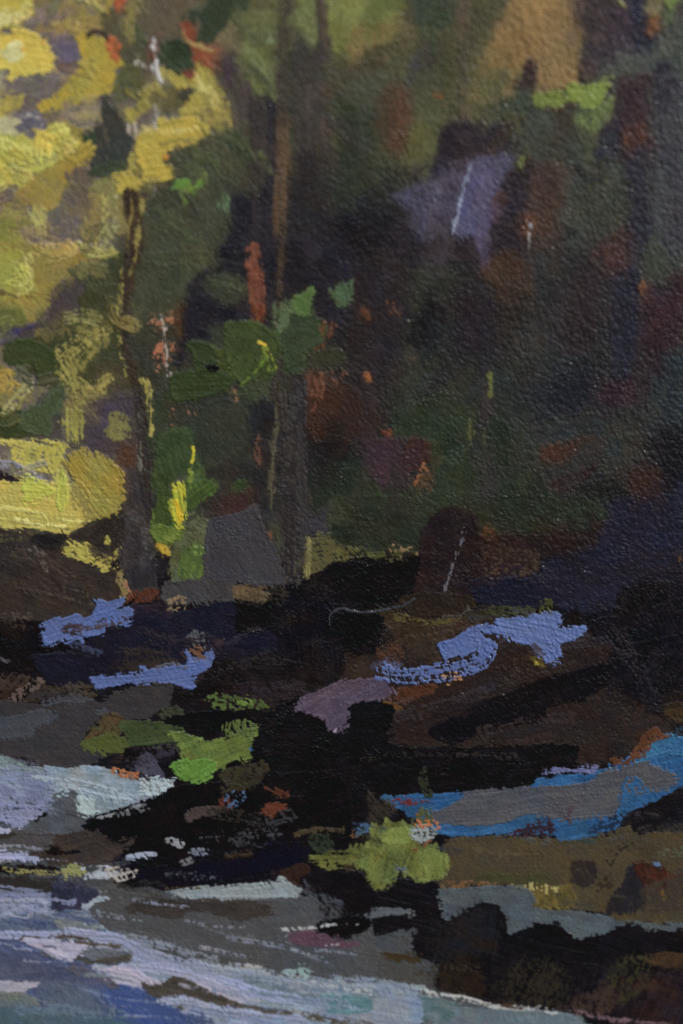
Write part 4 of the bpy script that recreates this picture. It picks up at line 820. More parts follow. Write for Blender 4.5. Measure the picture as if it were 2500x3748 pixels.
S('#65778c', '100 1110 250 1100 400 1120 520 1110', w=50, dry=.4, soft=14)

# ============ later touches on the rapids
V(0, 2489, 1248 / 1568)
S('#7a7fa0', '-400 400 100 405 240 450 230 520 190 590 -400 560', soft=18, dry=.15, c2='#8a8fae')
S('#9aa8b4', '240 470 420 515 600 548', w=(8, 12), dry=.25, soft=3); S('#9ba7b2', '150 440 400 470 560 520 640 520', w=12, dry=.3, soft=3); S('#6f8083', '-400 350 40 370 110 400', w=40, soft=12, dry=.1)
S('#a3b0b6', '660 450 770 452 770 495 690 530 650 510', dry=.4, soft=3); S('#9fb0b4', '365 535 400 530 420 570 465 598 410 618 368 590', dry=.12, soft=3)
S('#8a8eb4', '-400 570 60 578 150 588 190 580', w=16, dry=.15, soft=3); S('#8f93ba', '15 628 60 620 100 640 90 672 60 675', dry=.12, soft=3); S('#a6a8c8', '-400 685 40 690', w=9, soft=3)
S('#aeb0da', '-400 792 60 792 120 795 172 822 160 832 80 822 -400 806', soft=3, rough=4, th=4)
S('#8488ac', '-400 980 100 985 230 1000 340 1015', w=(34, 20), dry=.18, soft=6); S('#9094b6', '-400 1050 60 1035 150 1060 230 1066', w=24, dry=.22, soft=4); S('#9498b8', '-60 1110 30 1075 110 1040', w=20, dry=.3, soft=4)
S('#a09cae', '60 1085 110 1095 140 1080', w=18, dry=.3, soft=4)
S('#a0a4c8', '-400 1150 180 1166 300 1152 400 1158', w=(20, 26), dry=.1, soft=4, th=4); S('#a2a8cc', '430 1185 520 1180 620 1230 680 1270', w=(40, 60), dry=.12, soft=5, th=4)
S('#b2abc4', '120 1190 250 1205 330 1225', w=(26, 20), dry=.15, soft=3); S('#b0aac0', '230 1240 300 1275 330 1280', w=24, dry=.1, soft=3)
S('#8d93b2', '640 1240 760 1290 900 1330 1100 1370', w=(70, 40), dry=.22, soft=6); S('#a3a8cc', '700 1310 850 1330 1000 1370 1200 1440 1350 1470', w=(40, 60), dry=.18, soft=5, th=4)
S('#8f97a4', '880 1290 1050 1330 1200 1345 1400 1390 1568 1400 1700 1410', w=(20, 34), dry=.4, soft=3); S('#a2a8ae', '1420 1390 1568 1420 1700 1430', w=16, dry=.5, soft=3)
S('#8a93b4', '1000 1420 1200 1450 1400 1470 1600 1490', w=(50, 40), dry=.3, soft=6, c2='#74869a')
S('#a0a5c8', '715 1475 800 1452 900 1465 1000 1490 1180 1530 1400 1550', w=(14, 34), dry=.15, soft=4, th=4); S('#8e95b8', '900 1500 1050 1530 1250 1580', w=36, dry=.3, soft=5)
S('#70757e', '620 1185 800 1200 900 1240 980 1260', w=(20, 40), dry=.55, soft=3); S('#767b84', '660 1215 820 1240 1000 1290', w=22, dry=.5, soft=3); S('#7d8288', '540 1140 600 1170 700 1180', w=14, dry=.5, soft=4)
S('#56607c', '220 1080 330 1090 420 1110', w=36, dry=.3, soft=8); S('#4e5a84', '60 1100 200 1120', w=40, dry=.2, soft=10)
S('#5f7180', '80 1530 250 1520 420 1540 560 1530', w=30, dry=.4, soft=12); S('#64705f', '-100 1460 100 1450 160 1480', w=36, dry=.4, soft=8)
S('#45588f', '540 1420 640 1440 720 1500 820 1560', w=(60, 90), dry=.1, soft=10)
S('#56515c', '330 1330 440 1350 520 1400', w=50, dry=.25, soft=12)
P('painted_rock', 'black rocks on the lower left')
S('#828286', '460 630 520 615', w=14, dry=.5, soft=3); S('#7c7c80', '575 600 640 575', w=18, dry=.6, soft=3); S('#7d7b80', '775 735 830 735', w=20, dry=.45, soft=3); S('#6c6e7c', '880 785 940 775', w=18, dry=.4, soft=3)
S('#3e3d42', '960 720 1250 700', w=70, dry=.88, soft=3); S('#48484c', '780 890 1000 900', w=24, dry=.85, soft=3); S('#3b2c22', '1040 800 1150 795', w=14, dry=.3); S('#2b2622', '980 600 1200 640', w=60, dry=.55, soft=12)
S('#353436', '1100 740 1250 640 1330 620', w=60, dry=.7, soft=6)

# ============ later touches in the woods and on the bank
V(0, 937)
P('painted_tree_trunk', 'slim dark trunk with yellow edges in the left wood')
S('#3a3027', '600 -60 578 120 570 300 588 450 628 570 655 700', w=(16, 24), soft=4, dry=.35, rough=10, crisp=.8, c2='#3a2e24')
S('#332a28', '640 640 665 850 678 1000 690 1200', w=(26, 36), soft=5, dry=.45, rough=12, crisp=.8)
S('#8c7e3e', '552 60 556 160 548 260 552 400 576 520', w=8, dry=.62, soft=3, crisp=.9)
S('#9a8b42', '690 620 694 720 690 820', w=9, dry=.5, soft=3, crisp=.9); S('#6a6658', '632 720 640 860 650 980', w=14, dry=.66, soft=3, crisp=.7)
P('painted_foliage', 'mid green leafy branch over the trunks')
S('#36501e', '800 640 860 560 950 520', w=(50, 30), soft=5, dry=.15, crisp=.7); S('#3c5a20', '880 400 930 410 990 440', w=(26, 40), soft=5, dry=.15, crisp=.7)
S('#466a22', '1040 420 1100 480 1150 560', w=10, dry=.35, soft=3, crisp=.8); S('#42622a', '1300 340 1380 330 1460 350', w=(60, 30), soft=5, dry=.2, crisp=.6)
S('#5c8236', '1360 180 1400 210 1410 260', w=(20, 30), dry=.25, soft=4, crisp=.8); S('#3f5f22', '1180 340 1230 420 1260 520', w=10, dry=.4, soft=3, crisp=.8)
S('#4a5c34', '950 100 1040 110 1110 150', w=(30, 40), soft=8, dry=.4, crisp=.4)
S('#33482a', '980 560 1080 620 1180 620', w=40, soft=8, dry=.3, crisp=.4)
V(0, 0)
P('painted_foliage', 'olive and dark green foliage across the top')
S('#6f7a46', '1150 260 1200 330 1280 400', w=(60, 40), soft=8, dry=.35, crisp=.4); S('#6d7840', '1380 60 1420 120 1440 190', w=(50, 40), soft=8, dry=.3, crisp=.4)
S('#4d4b34', '940 660 1040 700 1100 820', w=(50, 60), soft=12, dry=.35, crisp=.3); S('#3b3a2c', '700 950 820 900 900 1020', w=(60, 70), soft=12, dry=.35, crisp=.3)
P('painted_tree_trunk', 'narrow ochre brown trunk beside a black stripe')
S('#5e4834', '1296 540 1300 700 1294 860 1298 1060', w=(24, 18), soft=4, dry=.2, crisp=.7)
V(1250, 1874)
P('painted_riverbank', 'black and navy shaded bank across the middle')
S('#32282a', '260 940 420 900 640 830', w=60, soft=14, dry=.5, crisp=.3); S('#302622', '760 780 900 730 1050 690', w=40, soft=12, dry=.5, crisp=.3)
S('#332827', '640 1010 820 960 1040 940', w=50, soft=14, dry=.45, crisp=.3); S('#29242a', '1250 560 1350 700 1420 840', w=70, soft=14, dry=.6, crisp=.3)
S('#2a2424', '100 1130 400 1110 800 1120', w=16, soft=5, dry=.6, crisp=.5); S('#3c2e26', '300 560 460 540 560 520', w=40, soft=10, dry=.5, crisp=.3)
V(0, 1874)
S('#2b2429', '1200 820 1320 790 1400 810', w=40, soft=10, dry=.5, crisp=.3); S('#26212a', '650 560 800 600 950 580', w=50, soft=12, dry=.5, crisp=.3); S('#2a2526', '900 760 1100 700 1300 680', w=40, soft=10, dry=.6, crisp=.3)
P('painted_riverbank', 'dark brown bank under the yellow foliage')
S('#40342d', '60 180 200 210 320 280', w=(50, 60), soft=10, dry=.5, crisp=.3); S('#463a30', '100 330 260 360 420 400', w=60, soft=12, dry=.55, crisp=.3); S('#5a5048', '150 160 200 200 215 260', w=24, soft=4, dry=.7)

# ============ leaves and grass picked out last
V(0, 915, 1537 / 1568)
P('painted_foliage', 'yellow ochre autumn foliage filling the upper left')
S('#2c2521', '380 1005 450 965 470 1010 460 1090 400 1120 330 1085 300 1050', soft=6, dry=.15, crisp=.8, c2='#352c26')
S('#a4953e', '250 1090 330 1095 330 1135 360 1160 300 1150', dry=.25, crisp=.9, soft=3); S('#a3943c', '388 1068 410 1070 412 1095 392 1098', crisp=.9, soft=3, rough=4)
S('#95822f', '255 790 300 742 330 762 372 752 425 795 448 802 462 840 456 880 468 910 448 955 430 972 388 998 340 945 310 880 262 850', soft=4, crisp=.85, c2='#8a7630', th=5, ang=55, rough=15, dry=.16, var=.14)
S('#8c7b3c', '270 880 310 900 350 980 320 1000 280 960', soft=4, dry=.35, crisp=.9); S('#b3a33f', '150 730 235 712 238 760 180 830 150 800', dry=.22, crisp=.9, soft=3, c2='#a4953e')
S('#b0af3f', '88 850 150 858 210 900 160 925 95 945', soft=3, rough=4, crisp=.95, th=4); S('#b0af42', '232 825 252 880 248 955 215 965 212 890', soft=3, rough=4, crisp=.95, th=4)
S('#c2b35a', '0 960 100 970 200 1000 300 1010', w=(14, 8), dry=.45, soft=3); S('#cabd68', '60 1000 160 1025 240 1030', w=10, dry=.5, soft=3)
S('#7f7437', '230 400 290 350 380 300', w=(70, 50), dry=.5, soft=4, crisp=.9, c2='#928642'); S('#857a3a', '300 560 280 480 250 420', w=(40, 60), dry=.5, soft=4, crisp=.9)
S('#857b3c', '-20 640 40 580 110 500', w=(40, 26), dry=.4, soft=3, crisp=.9, c2='#9a905a'); S('#3c542c', '100 640 160 610 230 530', w=(46, 24), dry=.25, soft=4, crisp=.7)
S('#34471f', '22 400 60 340 130 335 200 380 215 430 180 500 140 480 120 420 40 430', soft=5, rough=6, crisp=.85)
S('#9c8038', '0 470 40 465 52 490 10 530', soft=4, dry=.2, crisp=.85)
P('painted_foliage', 'mid green leafy branch over the trunks')
S('#32471f', '700 345 740 338 785 350 822 400 790 440 745 425 712 380', soft=4, rough=6, crisp=.9, th=4, c2='#2d3f20', n='small pointed leaf dab, upper left of the green branch')
S('#2c431c', '636 470 720 448 790 445 862 470 850 512 780 542 690 562 645 552', soft=4, rough=5, crisp=.95, th=4, c2='#2f451f')
S('#344a20', '842 280 880 262 960 268 1010 300 1045 345 1040 420 980 465 912 500 862 450 840 360', soft=5, rough=6, crisp=.9, th=4, c2='#3a5422', ang=115)
S('#2f4427', '1052 300 1085 240 1165 235 1200 290 1192 345 1130 385 1145 440 1090 462 1060 410', soft=5, rough=7, crisp=.85, th=4, c2='#344a2a', ang=150)
S('#4a7430', '1090 190 1130 165 1165 140 1160 200 1150 245 1110 240', soft=4, dry=.12, crisp=.9, rough=6); S('#4e7040', '1040 240 1070 220 1080 270 1040 300', soft=4, dry=.4, crisp=.85)
S('#40663a', '1228 150 1280 135 1312 112 1310 190 1275 208 1255 170', soft=4, dry=.1, crisp=.9, rough=6)
S('#869628', '975 345 1005 375 1030 432', w=(9, 7), dry=.15, soft=3, crisp=.95); S('#6c8a26', '985 370 998 400 1004 445', w=8, dry=.2, soft=3, crisp=.95); S('#557f22', '900 498 945 462 985 400', w=(7, 12), dry=.2, soft=3, crisp=.95); S('#d0a82c', '968 345 992 352', w=8, soft=3, rough=2, crisp=1)
S('#101010', '770 430 795 425 818 435 800 455 778 450', soft=3, rough=4, crisp=1)
P('painted_foliage', 'green and yellow saplings in front of the left bank')
S('#2c4822', '600 690 700 680 715 760 700 830 620 860 590 800', soft=6, rough=7, crisp=.7, c2='#355528', ang=80); S('#31501f', '720 870 800 860 800 890 730 950 690 990', soft=6, dry=.15, crisp=.75, c2='#3f6a22')
S('#33501e', '600 880 640 900 640 1010 590 1020 575 960', soft=6, dry=.15, crisp=.75)
S('#a9a628', '662 870 682 920 692 1010 668 1034 642 990 634 940 650 915', soft=4, rough=6, crisp=.95, th=5, c2='#8f9c26', ang=80); S('#cba61e', '655 935 668 970 676 1015', w=(10, 16), soft=3, rough=4, crisp=1, dry=.1)
S('#b8aa24', '720 735 722 760 716 790', w=7, soft=3, rough=3, crisp=1); S('#6f8e28', '712 815 708 850 704 880', w=8, soft=3, dry=.2, crisp=.95)
S('#4c7422', '566 1035 640 1028 668 1055 640 1085 600 1095 570 1070', soft=4, crisp=.9, th=4, c2='#66882a', ang=20); S('#c09428', '585 1090 620 1100 625 1125 595 1110', soft=3, rough=4, crisp=1, dry=.15)
S('#5c6340', '690 990 760 990 780 1050 700 1060', soft=6, dry=.55, crisp=.8); S('#456b28', '700 1150 770 1120 775 1190 740 1225 690 1210', soft=5, dry=.15, crisp=.85, c2='#588030')
S('#6f9440', '735 1110 765 1115 775 1150', w=8, dry=.4, soft=3)
P('painted_rock', 'flat grey rock shapes between the tree feet')
S('#3e3a3e', '785 1005 870 985 955 968 990 1040 1055 1165 1062 1240 960 1245 850 1238 770 1215 765 1100', soft=5, rough=5, crisp=.9, var=.05, c2='#403c3f')
P('painted_tree_trunk', 'pale edged trunk right of the green branch')
S('#3e3934', '1075 560 1085 800 1090 1100 1085 1230', w=(50, 70), dry=.72, soft=4, crisp=.9); S('#383334', '1120 500 1125 800 1130 1100', w=40, dry=.5, soft=4, crisp=.8)
S('#524d3a', '1035 570 1028 700 1020 850 1015 960', w=12, dry=.4, soft=3, crisp=.95)
S('#30292a', '1080 880 1085 1000 1080 1200', w=30, dry=.3, soft=5, crisp=.8)

# ============ lower left: calm grey flat and soft diagonal foam
V(0, 2489, 1248 / 1568)
P('painted_stream', 'white and lilac rapids on the left')
S('#4a494b', '480 1000 760 1010 1300 1010 1400 1080 1440 1120 1280 1180 1300 1320 1100 1290 900 1240 640 1160 440 1100', soft=12, rough=14, crisp=.6, var=.05, c2='#4c4c50', ang=4)
S('#38322f', '590 1030 700 1000 920 1010 1100 1010 1235 1030 1230 1090 1080 1105 1020 1085 900 1060 800 1095 700 1075 600 1065', soft=6, rough=12, crisp=.7, c2='#3c3633', var=.08)
S('#8f969a', '775 975 900 965 1100 950 1240 935 1280 912 1340 945 1380 968 1360 990 1240 1000 1080 1000 900 998 830 995', soft=4, rough=9, dry=.2, crisp=.9, c2='#7f878b')
S('#5b3f4e', '1330 1165 1420 1148 1500 1170 1568 1185 1560 1200 1440 1205 1350 1195', soft=6, dry=.15, crisp=.8)
S('#a4a3a6', '1292 1142 1370 1138 1440 1134', w=6, dry=.2, soft=3, crisp=1)
S('#9a9fc0', '420 1175 560 1190 660 1250 800 1290 960 1330', w=(34, 60), dry=.25, soft=8, crisp=.7, c2='#8a90ac'); S('#a6a6c4', '560 1320 740 1330 920 1370 1080 1430 1180 1470', w=(44, 30), dry=.12, soft=6, crisp=.85, th=4)
S('#b2aac0', '430 1318 540 1330 640 1350 690 1400', w=(18, 44), dry=.12, soft=4, crisp=.9, th=4)
S('#8c94a6', '900 1330 1100 1350 1350 1400 1568 1440', w=(30, 46), dry=.35, soft=5, crisp=.8); S('#a8acc8', '740 1475 860 1465 1000 1500 1200 1540', w=(20, 30), dry=.15, soft=4, crisp=.9, th=4)
S('#423b36', '655 1388 720 1400 800 1362 860 1375 940 1420 1040 1465 1030 1490 930 1470 850 1440 790 1450 710 1450', soft=4, rough=8, crisp=.9, c2='#4b433a')
S('#7d8398', '620 1180 760 1215 900 1260', w=20, dry=.6, soft=3); S('#868c98', '700 1200 850 1240 990 1270', w=16, dry=.6, soft=3)

# ============ trunks carried up to the edge, green touches between leaves and wood
V(0, 0)
P('painted_tree_trunk', 'narrow ochre brown trunk beside a black stripe')
S('#3f362e', '1306 -200 1300 100 1300 330 1298 560', w=(26, 34), soft=8, dry=.25, crisp=.5, rough=12); S('#463729', '1292 1040 1285 1220 1280 1400', w=(34, 24), soft=6, dry=.35, crisp=.5)
P('painted_tree_trunk', 'rust orange bare trunk in the dark wood')
S('#352b2b', '1150 420 1172 560 1178 760 1172 1060', w=(26, 44), soft=8, dry=.25, crisp=.5, rough=12)
P('painted_foliage', 'olive and dark green foliage across the top')
for c_, p_, w_ in (('#5e7038', '1195 700 1225 750 1240 790', 30), ('#4c5c34', '900 700 960 720 1000 770', 46), ('#4f6a34', '915 780 940 830 900 870', 34), ('#465632', '1060 620 1110 660 1150 720', 44), ('#5a6636', '1160 330 1220 380 1260 440', 50),
                   ('#4a5630', '560 380 600 440 640 500', 50), ('#4a5a34', '600 120 650 180 640 260', 54), ('#55633a', '1120 130 1160 180 1200 190', 46), ('#3f4f30', '720 980 800 1010 880 1090', 60), ('#3c4c2c', '360 1250 440 1300 520 1290', 56)):
    S(c_, p_, w=(w_, w_ * .7), soft=6, dry=.28, fade=.2, crisp=.6, rough=12, c2='#4a4f30')
V(1250, 0)
P('painted_building', 'lavender wall and roof glimpsed between the trees')
S('#7d8098', '592 765 572 830 560 880', w=9, soft=3, dry=.25, crisp=.95); S('#5f5a78', '620 740 700 735 760 730', w=30, soft=8, dry=.35, crisp=.5)
P('painted_foliage', 'grey green foliage and lime dabs along the right side')
S('#3a373d', '1500 380 1520 700 1540 1100', w=(90, 110), soft=18, dry=.3, crisp=.2)

# ------------------------------------------------------------------ relief and colour of the whole paint skin
tamp = 0.75 + 1.5 * sstep(900, 2500, GX) * sstep(3300, 1300, GY)
SPK = np.clip(vn(GX / 5.5, GY / 4.5, 6) * vn(GX / 50, GY / 50, 2) * 2.3 - 1.0, 0, 1)
HGT = HGT + tamp * (TOOTH - 0.5) * 1.7 + 0.8 * (FIBRE - 0.5) + 3.4 * SPK * (0.35 + 0.65 * sstep(300, 1100, GX)) * sstep(3500, 3000, GY)
def box1(a, r, ax):
    a = np.moveaxis(a, ax, 0); n_ = a.shape[0]
    c = np.concatenate([np.zeros((1,) + a.shape[1:], np.float64), np.cumsum(a, 0, dtype=np.float64)])
    i = np.arange(n_); lo = np.clip(i - r, 0, n_); hi = np.clip(i + r + 1, 0, n_)
    o = (c[hi] - c[lo]) / (hi - lo).reshape((-1,) + (1,) * (a.ndim - 1))
    return np.moveaxis(o, 0, ax).astype(np.float32)
def blur(a, r):
    for _ in range(3): a = box1(box1(a, r, 0), r, 1)
    return a
# small broken touches that drag neighbouring colour along the way the brush went in each area
VIEW[:] = [0, 0, 1]; ra = random.Random(41)
for q in range(1150):
    x_, y_ = ra.uniform(-200, 2700), ra.uniform(-300, 4100)
    if y_ > 3300 and ra.random() < .55: continue
    j, i = int((y_ - Y0) / CELL), int((x_ - X0) / CELL)
    if CRI[j, i] > .6: continue
    if y_ < 2000: an = ra.gauss(105, 22) if x_ > 480 else ra.gauss(135, 45)
    elif y_ < 3050: an = ra.gauss(168 if x_ > 500 else 20, 16)
    else: an = ra.gauss(8, 7)
    le = ra.uniform(50, 190); wd = ra.uniform(20, 62)
    if y_ > 2900: wd *= .6; le *= 1.3
    ca, sa = math.cos(math.radians(an)), math.sin(math.radians(an)); bd = ra.uniform(-.12, .12) * le
    xb, yb = x_ - ca * le * ra.uniform(.3, .7), y_ - sa * le * ra.uniform(.3, .7)
    jb, ib = np.clip(int((yb - Y0) / CELL), 0, NY - 1), np.clip(int((xb - X0) / CELL), 0, NX - 1)
    jb2, ib2 = np.clip(int((y_ + ra.uniform(-90, 90) - Y0) / CELL), 0, NY - 1), np.clip(int((x_ + ra.uniform(-70, 70) - X0) / CELL), 0, NX - 1)
    c0 = 0.5 * COL[j, i] + 0.3 * COL[jb, ib] + 0.2 * COL[jb2, ib2]
    c0 = c0 * ra.uniform(.84, 1.20) * np.array([ra.uniform(.95, 1.06), 1, ra.uniform(.95, 1.06)])
    S(c0, f'{xb} {yb} {x_ - sa * bd} {y_ + ca * bd} {x_ + ca * le * .5} {y_ + sa * le * .5}', w=(wd, wd * ra.uniform(.5, 1)), soft=ra.choice([5, 10, 18]), dry=ra.uniform(.1, .5), fade=.25,
      th=ra.uniform(1.5, 3.2), op=ra.uniform(.5, .9), var=.1, auto=True)
# short loaded dabs laid over one another in the sunlit leaves
YP = [hexc(h) for h in ('#c3a83a', '#b39a38', '#a89433', '#c9b654', '#99893a', '#b2ab48', '#8f8f3c', '#bda24a')]; OP = [hexc(h) for h in ('#5a5a30', '#6a6536', '#76604a', '#4a5230')]
for q in range(130):
    x_, y_ = ra.uniform(-250, 720), ra.uniform(-350, 1950)
    if x_ > 620 - 0.13 * y_: continue
    j, i = int((y_ - Y0) / CELL), int((x_ - X0) / CELL); c_ = COL[j, i]
    if CRI[j, i] > .7 and ra.random() < .93: continue
    sunny = c_[0] + c_[1] > 1.0
    if not sunny and ra.random() < .55: continue
    pc = ra.choice(YP) if (sunny or ra.random() < .3) else ra.choice(OP)
    c0 = .5 * c_ + .5 * pc; an = ra.gauss(150, 40); le = ra.uniform(40, 120); wd = ra.uniform(24, 58)
    ca, sa = math.cos(math.radians(an)), math.sin(math.radians(an)); bd = ra.uniform(-.3, .3) * le
    S(c0, f'{x_ - ca * le * .5} {y_ - sa * le * .5} {x_ - sa * bd} {y_ + ca * bd} {x_ + ca * le * .5} {y_ + sa * le * .5}', w=(wd, wd * ra.uniform(.5, .9)), soft=5, dry=ra.uniform(.05, .35), fade=.3,
      th=5, op=.9, var=.14, auto=2)
# long thin drags of foam following the current
FP = [hexc(h) for h in ('#a9aecb', '#9aa0b8', '#b4b0c4', '#8890a8', '#7c868e', '#90a0a4', '#6a7280')]
for q in range(120):
    x_, y_ = ra.uniform(-250, 1900), ra.uniform(3240, 4150)
    lim = 3400 + 0.19 * x_ if x_ > 250 else 3260
    if y_ < lim or y_ > lim + 560: continue
    j, i = int((y_ - Y0) / CELL), int((x_ - X0) / CELL); c_ = COL[j, i]
    if c_.mean() < .26 or CRI[j, i] > .8: continue
    pc = ra.choice(FP); le = ra.uniform(120, 420); an = ra.gauss(10 if x_ < 500 else 13, 4)
    ca, sa = math.cos(math.radians(an)), math.sin(math.radians(an)); bd = ra.uniform(-.06, .06) * le; wd = ra.uniform(5, 17)
    S(.3 * c_ + .7 * pc, f'{x_ - ca * le * .5} {y_ - sa * le * .5} {x_ - sa * bd} {y_ + ca * bd} {x_ + ca * le * .5} {y_ + sa * le * .5}', w=(wd, wd * .5), soft=4, dry=ra.uniform(.3, .62), fade=.25,
      th=3.5, op=.85, var=.1, rough=5, auto=2)
# wet paint dragged over its neighbours: frayed and melted borders, most in the woods, least where a stroke was laid on fresh at the end
wood = np.clip(sstep(250, 620, GX + 0.25 * (GY - 900)) * sstep(2120, 1950, GY) * 0.9 + 0.35, 0, 0.92) * np.where(GY > 2050, 0.8, 1.0)
dxx = (vn(GX / 9, GY / 9, 2) + 0.6 * vn(GX / 4, GY / 4, 3) - 0.8) * 30; dyy = (vn(GX / 9 + 50, GY / 14, 4) + 0.6 * vn(GX / 4, GY / 4, 1) - 0.8) * 36
jx = np.clip(np.round(np.arange(NX)[None, :] + dxx * (1 - CRI) * wood / CELL).astype(int), 0, NX - 1)
jy = np.clip(np.round(np.arange(NY)[:, None] + dyy * (1 - CRI) * wood / CELL).astype(int), 0, NY - 1)
C1 = COL[jy, jx]; wt = (1.02 - CRI[jy, jx])[..., None]
b1 = blur(C1 * wt, 1) / blur(wt, 1); b2 = blur(C1 * wt, 5) / blur(wt, 5)
mot = (0.35 + 0.65 * sstep(0.25, 0.75, fbm(GX / 160, GY / 160, 6, 2)))[..., None]
M1 = (wood * (1 - CRI))[..., None]
mel = b1 * (1 - mot * wood[..., None] * 0.75) + b2 * mot * wood[..., None] * 0.75
COL = COL * (1 - M1) + mel * M1
COL = COL * (1 + (0.16 * (TOOTH - 0.5) + 0.10 * (FIBRE - 0.5))[..., None] * (0.4 + 0.6 * M1))
COL = np.clip(COL * 0.985 + 0.009, 0, 1)  # lifts the darks: faint specular haze put into the colour
lin = np.where(COL <= 0.04045, COL / 12.92, ((COL + 0.055) / 1.055) ** 2.4)
ALB = np.clip((lin - VEIL) / GAIN, 0.0015, 0.88)

m = bpy.data.materials.new('oil_paint'); m.use_nodes = True; T_ = m.node_tree; N = T_.nodes; L = T_.links
bs = N['Principled BSDF']
at = N.new('ShaderNodeAttribute'); at.attribute_name = 'pigment'
tc = N.new('ShaderNodeTexCoord')
nz = N.new('ShaderNodeTexNoise'); nz.inputs['Scale'].default_value = 2200; nz.inputs['Detail'].default_value = 2
n2 = N.new('ShaderNodeTexNoise'); n2.inputs['Scale'].default_value = 60; n2.inputs['Detail'].default_value = 4
rr = N.new('ShaderNodeMapRange'); rr.inputs[1].default_value = .3; rr.inputs[2].default_value = .7; rr.inputs[3].default_value = .24; rr.inputs[4].default_value = .36
bp = N.new('ShaderNodeBump'); bp.inputs['Strength'].default_value = .35; bp.inputs['Distance'].default_value = 0.00012
L.new(tc.outputs['Object'], nz.inputs['Vector']); L.new(tc.outputs['Object'], n2.inputs['Vector'])
L.new(n2.outputs[0], rr.inputs[0]); L.new(rr.outputs[0], bs.inputs['Roughness'])
L.new(nz.outputs[0], bp.inputs['Height']); L.new(bp.outputs[0], bs.inputs['Normal'])
L.new(at.outputs['Color'], bs.inputs['Base Color'])
bs.inputs['Specular IOR Level'].default_value = 0.28

def plain(name, col, rough, sc=40):
    m = bpy.data.materials.new(name); m.use_nodes = True; T_ = m.node_tree; b = T_.nodes['Principled BSDF']
    z = T_.nodes.new('ShaderNodeTexNoise'); z.inputs['Scale'].default_value = sc; z.inputs['Detail'].default_value = 5
    tcn = T_.nodes.new('ShaderNodeTexCoord'); T_.links.new(tcn.outputs['Object'], z.inputs['Vector'])
    r = T_.nodes.new('ShaderNodeValToRGB'); r.color_ramp.elements[0].position = .3; r.color_ramp.elements[1].position = .7
    r.color_ramp.elements[0].color = [c * .75 for c in col] + [1]; r.color_ramp.elements[1].color = [min(1, c * 1.2) for c in col] + [1]
    T_.links.new(z.outputs[0], r.inputs[0]); T_.links.new(r.outputs[0], b.inputs['Base Color'])
    bu = T_.nodes.new('ShaderNodeBump'); bu.inputs['Strength'].default_value = .4; bu.inputs['Distance'].default_value = .002
    T_.links.new(z.outputs[0], bu.inputs['Height']); T_.links.new(bu.outputs[0], b.inputs['Normal'])
    b.inputs['Roughness'].default_value = rough; return m

root = bpy.data.objects.new('painting', None); SC.collection.objects.link(root); root.location = AIM
root['label'] = 'landscape painting of yellow woods and a dark rocky stream in thick brush strokes'
root['category'] = 'painting'
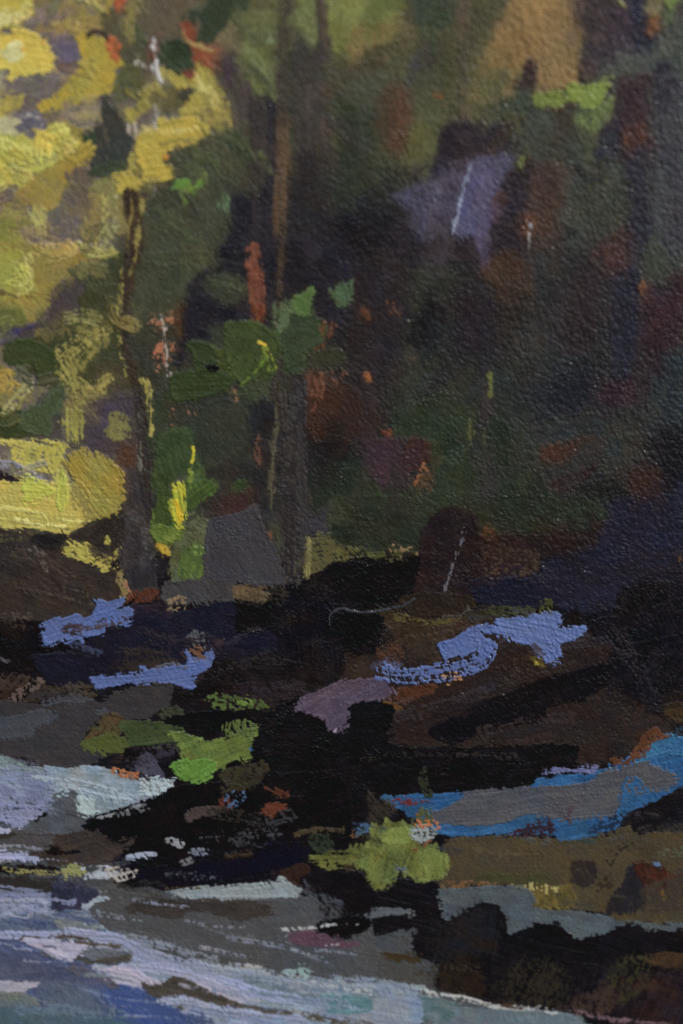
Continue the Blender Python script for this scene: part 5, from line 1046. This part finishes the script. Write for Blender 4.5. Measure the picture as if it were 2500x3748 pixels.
# positions relative to the root (panel face at y = 0, looking towards -y)
PX = ((GX - 1250) * U).ravel(); PZ = (-(GY - 1874) * U).ravel(); PY = (-(HGT + 4) * U).ravel()
POS = np.stack([PX, PY, PZ], 1).astype(np.float32)
ALBf = np.concatenate([ALB.reshape(-1, 3), np.ones((NX * NY, 1))], 1).astype(np.float32)
gxn = np.gradient(HGT, CELL, axis=1); gyn = np.gradient(HGT, CELL, axis=0)
idx = np.arange(NX * NY).reshape(NY, NX)
quads = np.stack([idx[:-1, :-1], idx[1:, :-1], idx[1:, 1:], idx[:-1, 1:]], -1).reshape(-1, 4)
qown = OWN[:-1, :-1].ravel()
order = np.argsort(qown, kind='stable'); qs = quads[order]; qo = qown[order]
ids, starts = np.unique(qo, return_index=True); ends = np.append(starts[1:], len(qo))
made = {}
def paint_mesh(name, q):
    used, inv = np.unique(q, return_inverse=True); inv = inv.reshape(q.shape)
    me = bpy.data.meshes.new(name)
    me.vertices.add(len(used)); me.vertices.foreach_set('co', POS[used].ravel())
    me.loops.add(q.size); me.loops.foreach_set('vertex_index', inv.ravel().astype(np.int32))
    me.polygons.add(len(q)); me.polygons.foreach_set('loop_start', np.arange(0, q.size, 4, dtype=np.int32))
    me.polygons.foreach_set('use_smooth', np.ones(len(q), bool)); me.update()
    ca = me.color_attributes.new('pigment', 'FLOAT_COLOR', 'POINT'); ca.data.foreach_set('color', ALBf[used].ravel())
    me.materials.append(m)
    return me
span = {int(i): (s, e) for i, s, e in zip(ids, starts, ends)}
for i, (nm, lab, par) in enumerate(PARTS):
    if par is None:
        if i in span: o = bpy.data.objects.new(nm, paint_mesh(nm, qs[span[i][0]:span[i][1]]))
        else:
            if not any(p[2] == i and j in span for j, p in enumerate(PARTS)): continue
            o = bpy.data.objects.new(nm, None)
        o.parent = root
    else:
        if i not in span or span[i][1] - span[i][0] < 12: continue
        o = bpy.data.objects.new(nm, paint_mesh(nm, qs[span[i][0]:span[i][1]])); o.parent = made[par]
    o['label'] = lab; SC.collection.objects.link(o); made[i] = o
print('PARTS', len(made))

import bmesh
def box(name, a, b, mat, parent=None, bev=0.0):
    bm = bmesh.new(); bmesh.ops.create_cube(bm, size=1)
    for v_ in bm.verts: v_.co = Vector([a[k] + (v_.co[k] + .5) * (b[k] - a[k]) for k in range(3)])
    if bev: bmesh.ops.bevel(bm, geom=bm.edges[:], offset=bev, segments=2, affect='EDGES')
    me = bpy.data.meshes.new(name); bm.to_mesh(me); bm.free(); me.materials.append(mat)
    o = bpy.data.objects.new(name, me); SC.collection.objects.link(o)
    if parent: o.parent = parent
    return o
prim = plain('primed_board', (.62, .60, .56), .8, 300)
xa, xb = (X0 - 1250) * U, (X1 - 1250) * U; za, zb = -(Y1 - 1874) * U, -(Y0 - 1874) * U
box('panel', (xa, 0.0002, za), (xb, 0.019, zb), prim, root, 0.0008)['label'] = 'primed wooden panel under the paint'
wl = box('wall', (-4, 0.0192, 0), (4, 0.2, 3.2), plain('plaster', (.6, .58, .55), .9, 12)); wl['kind'] = 'structure'
gr = box('ground', (-400, -400, -0.3), (400, 400, 0), plain('paving', (.09, .088, .085), .9, 3)); gr['kind'] = 'structure'
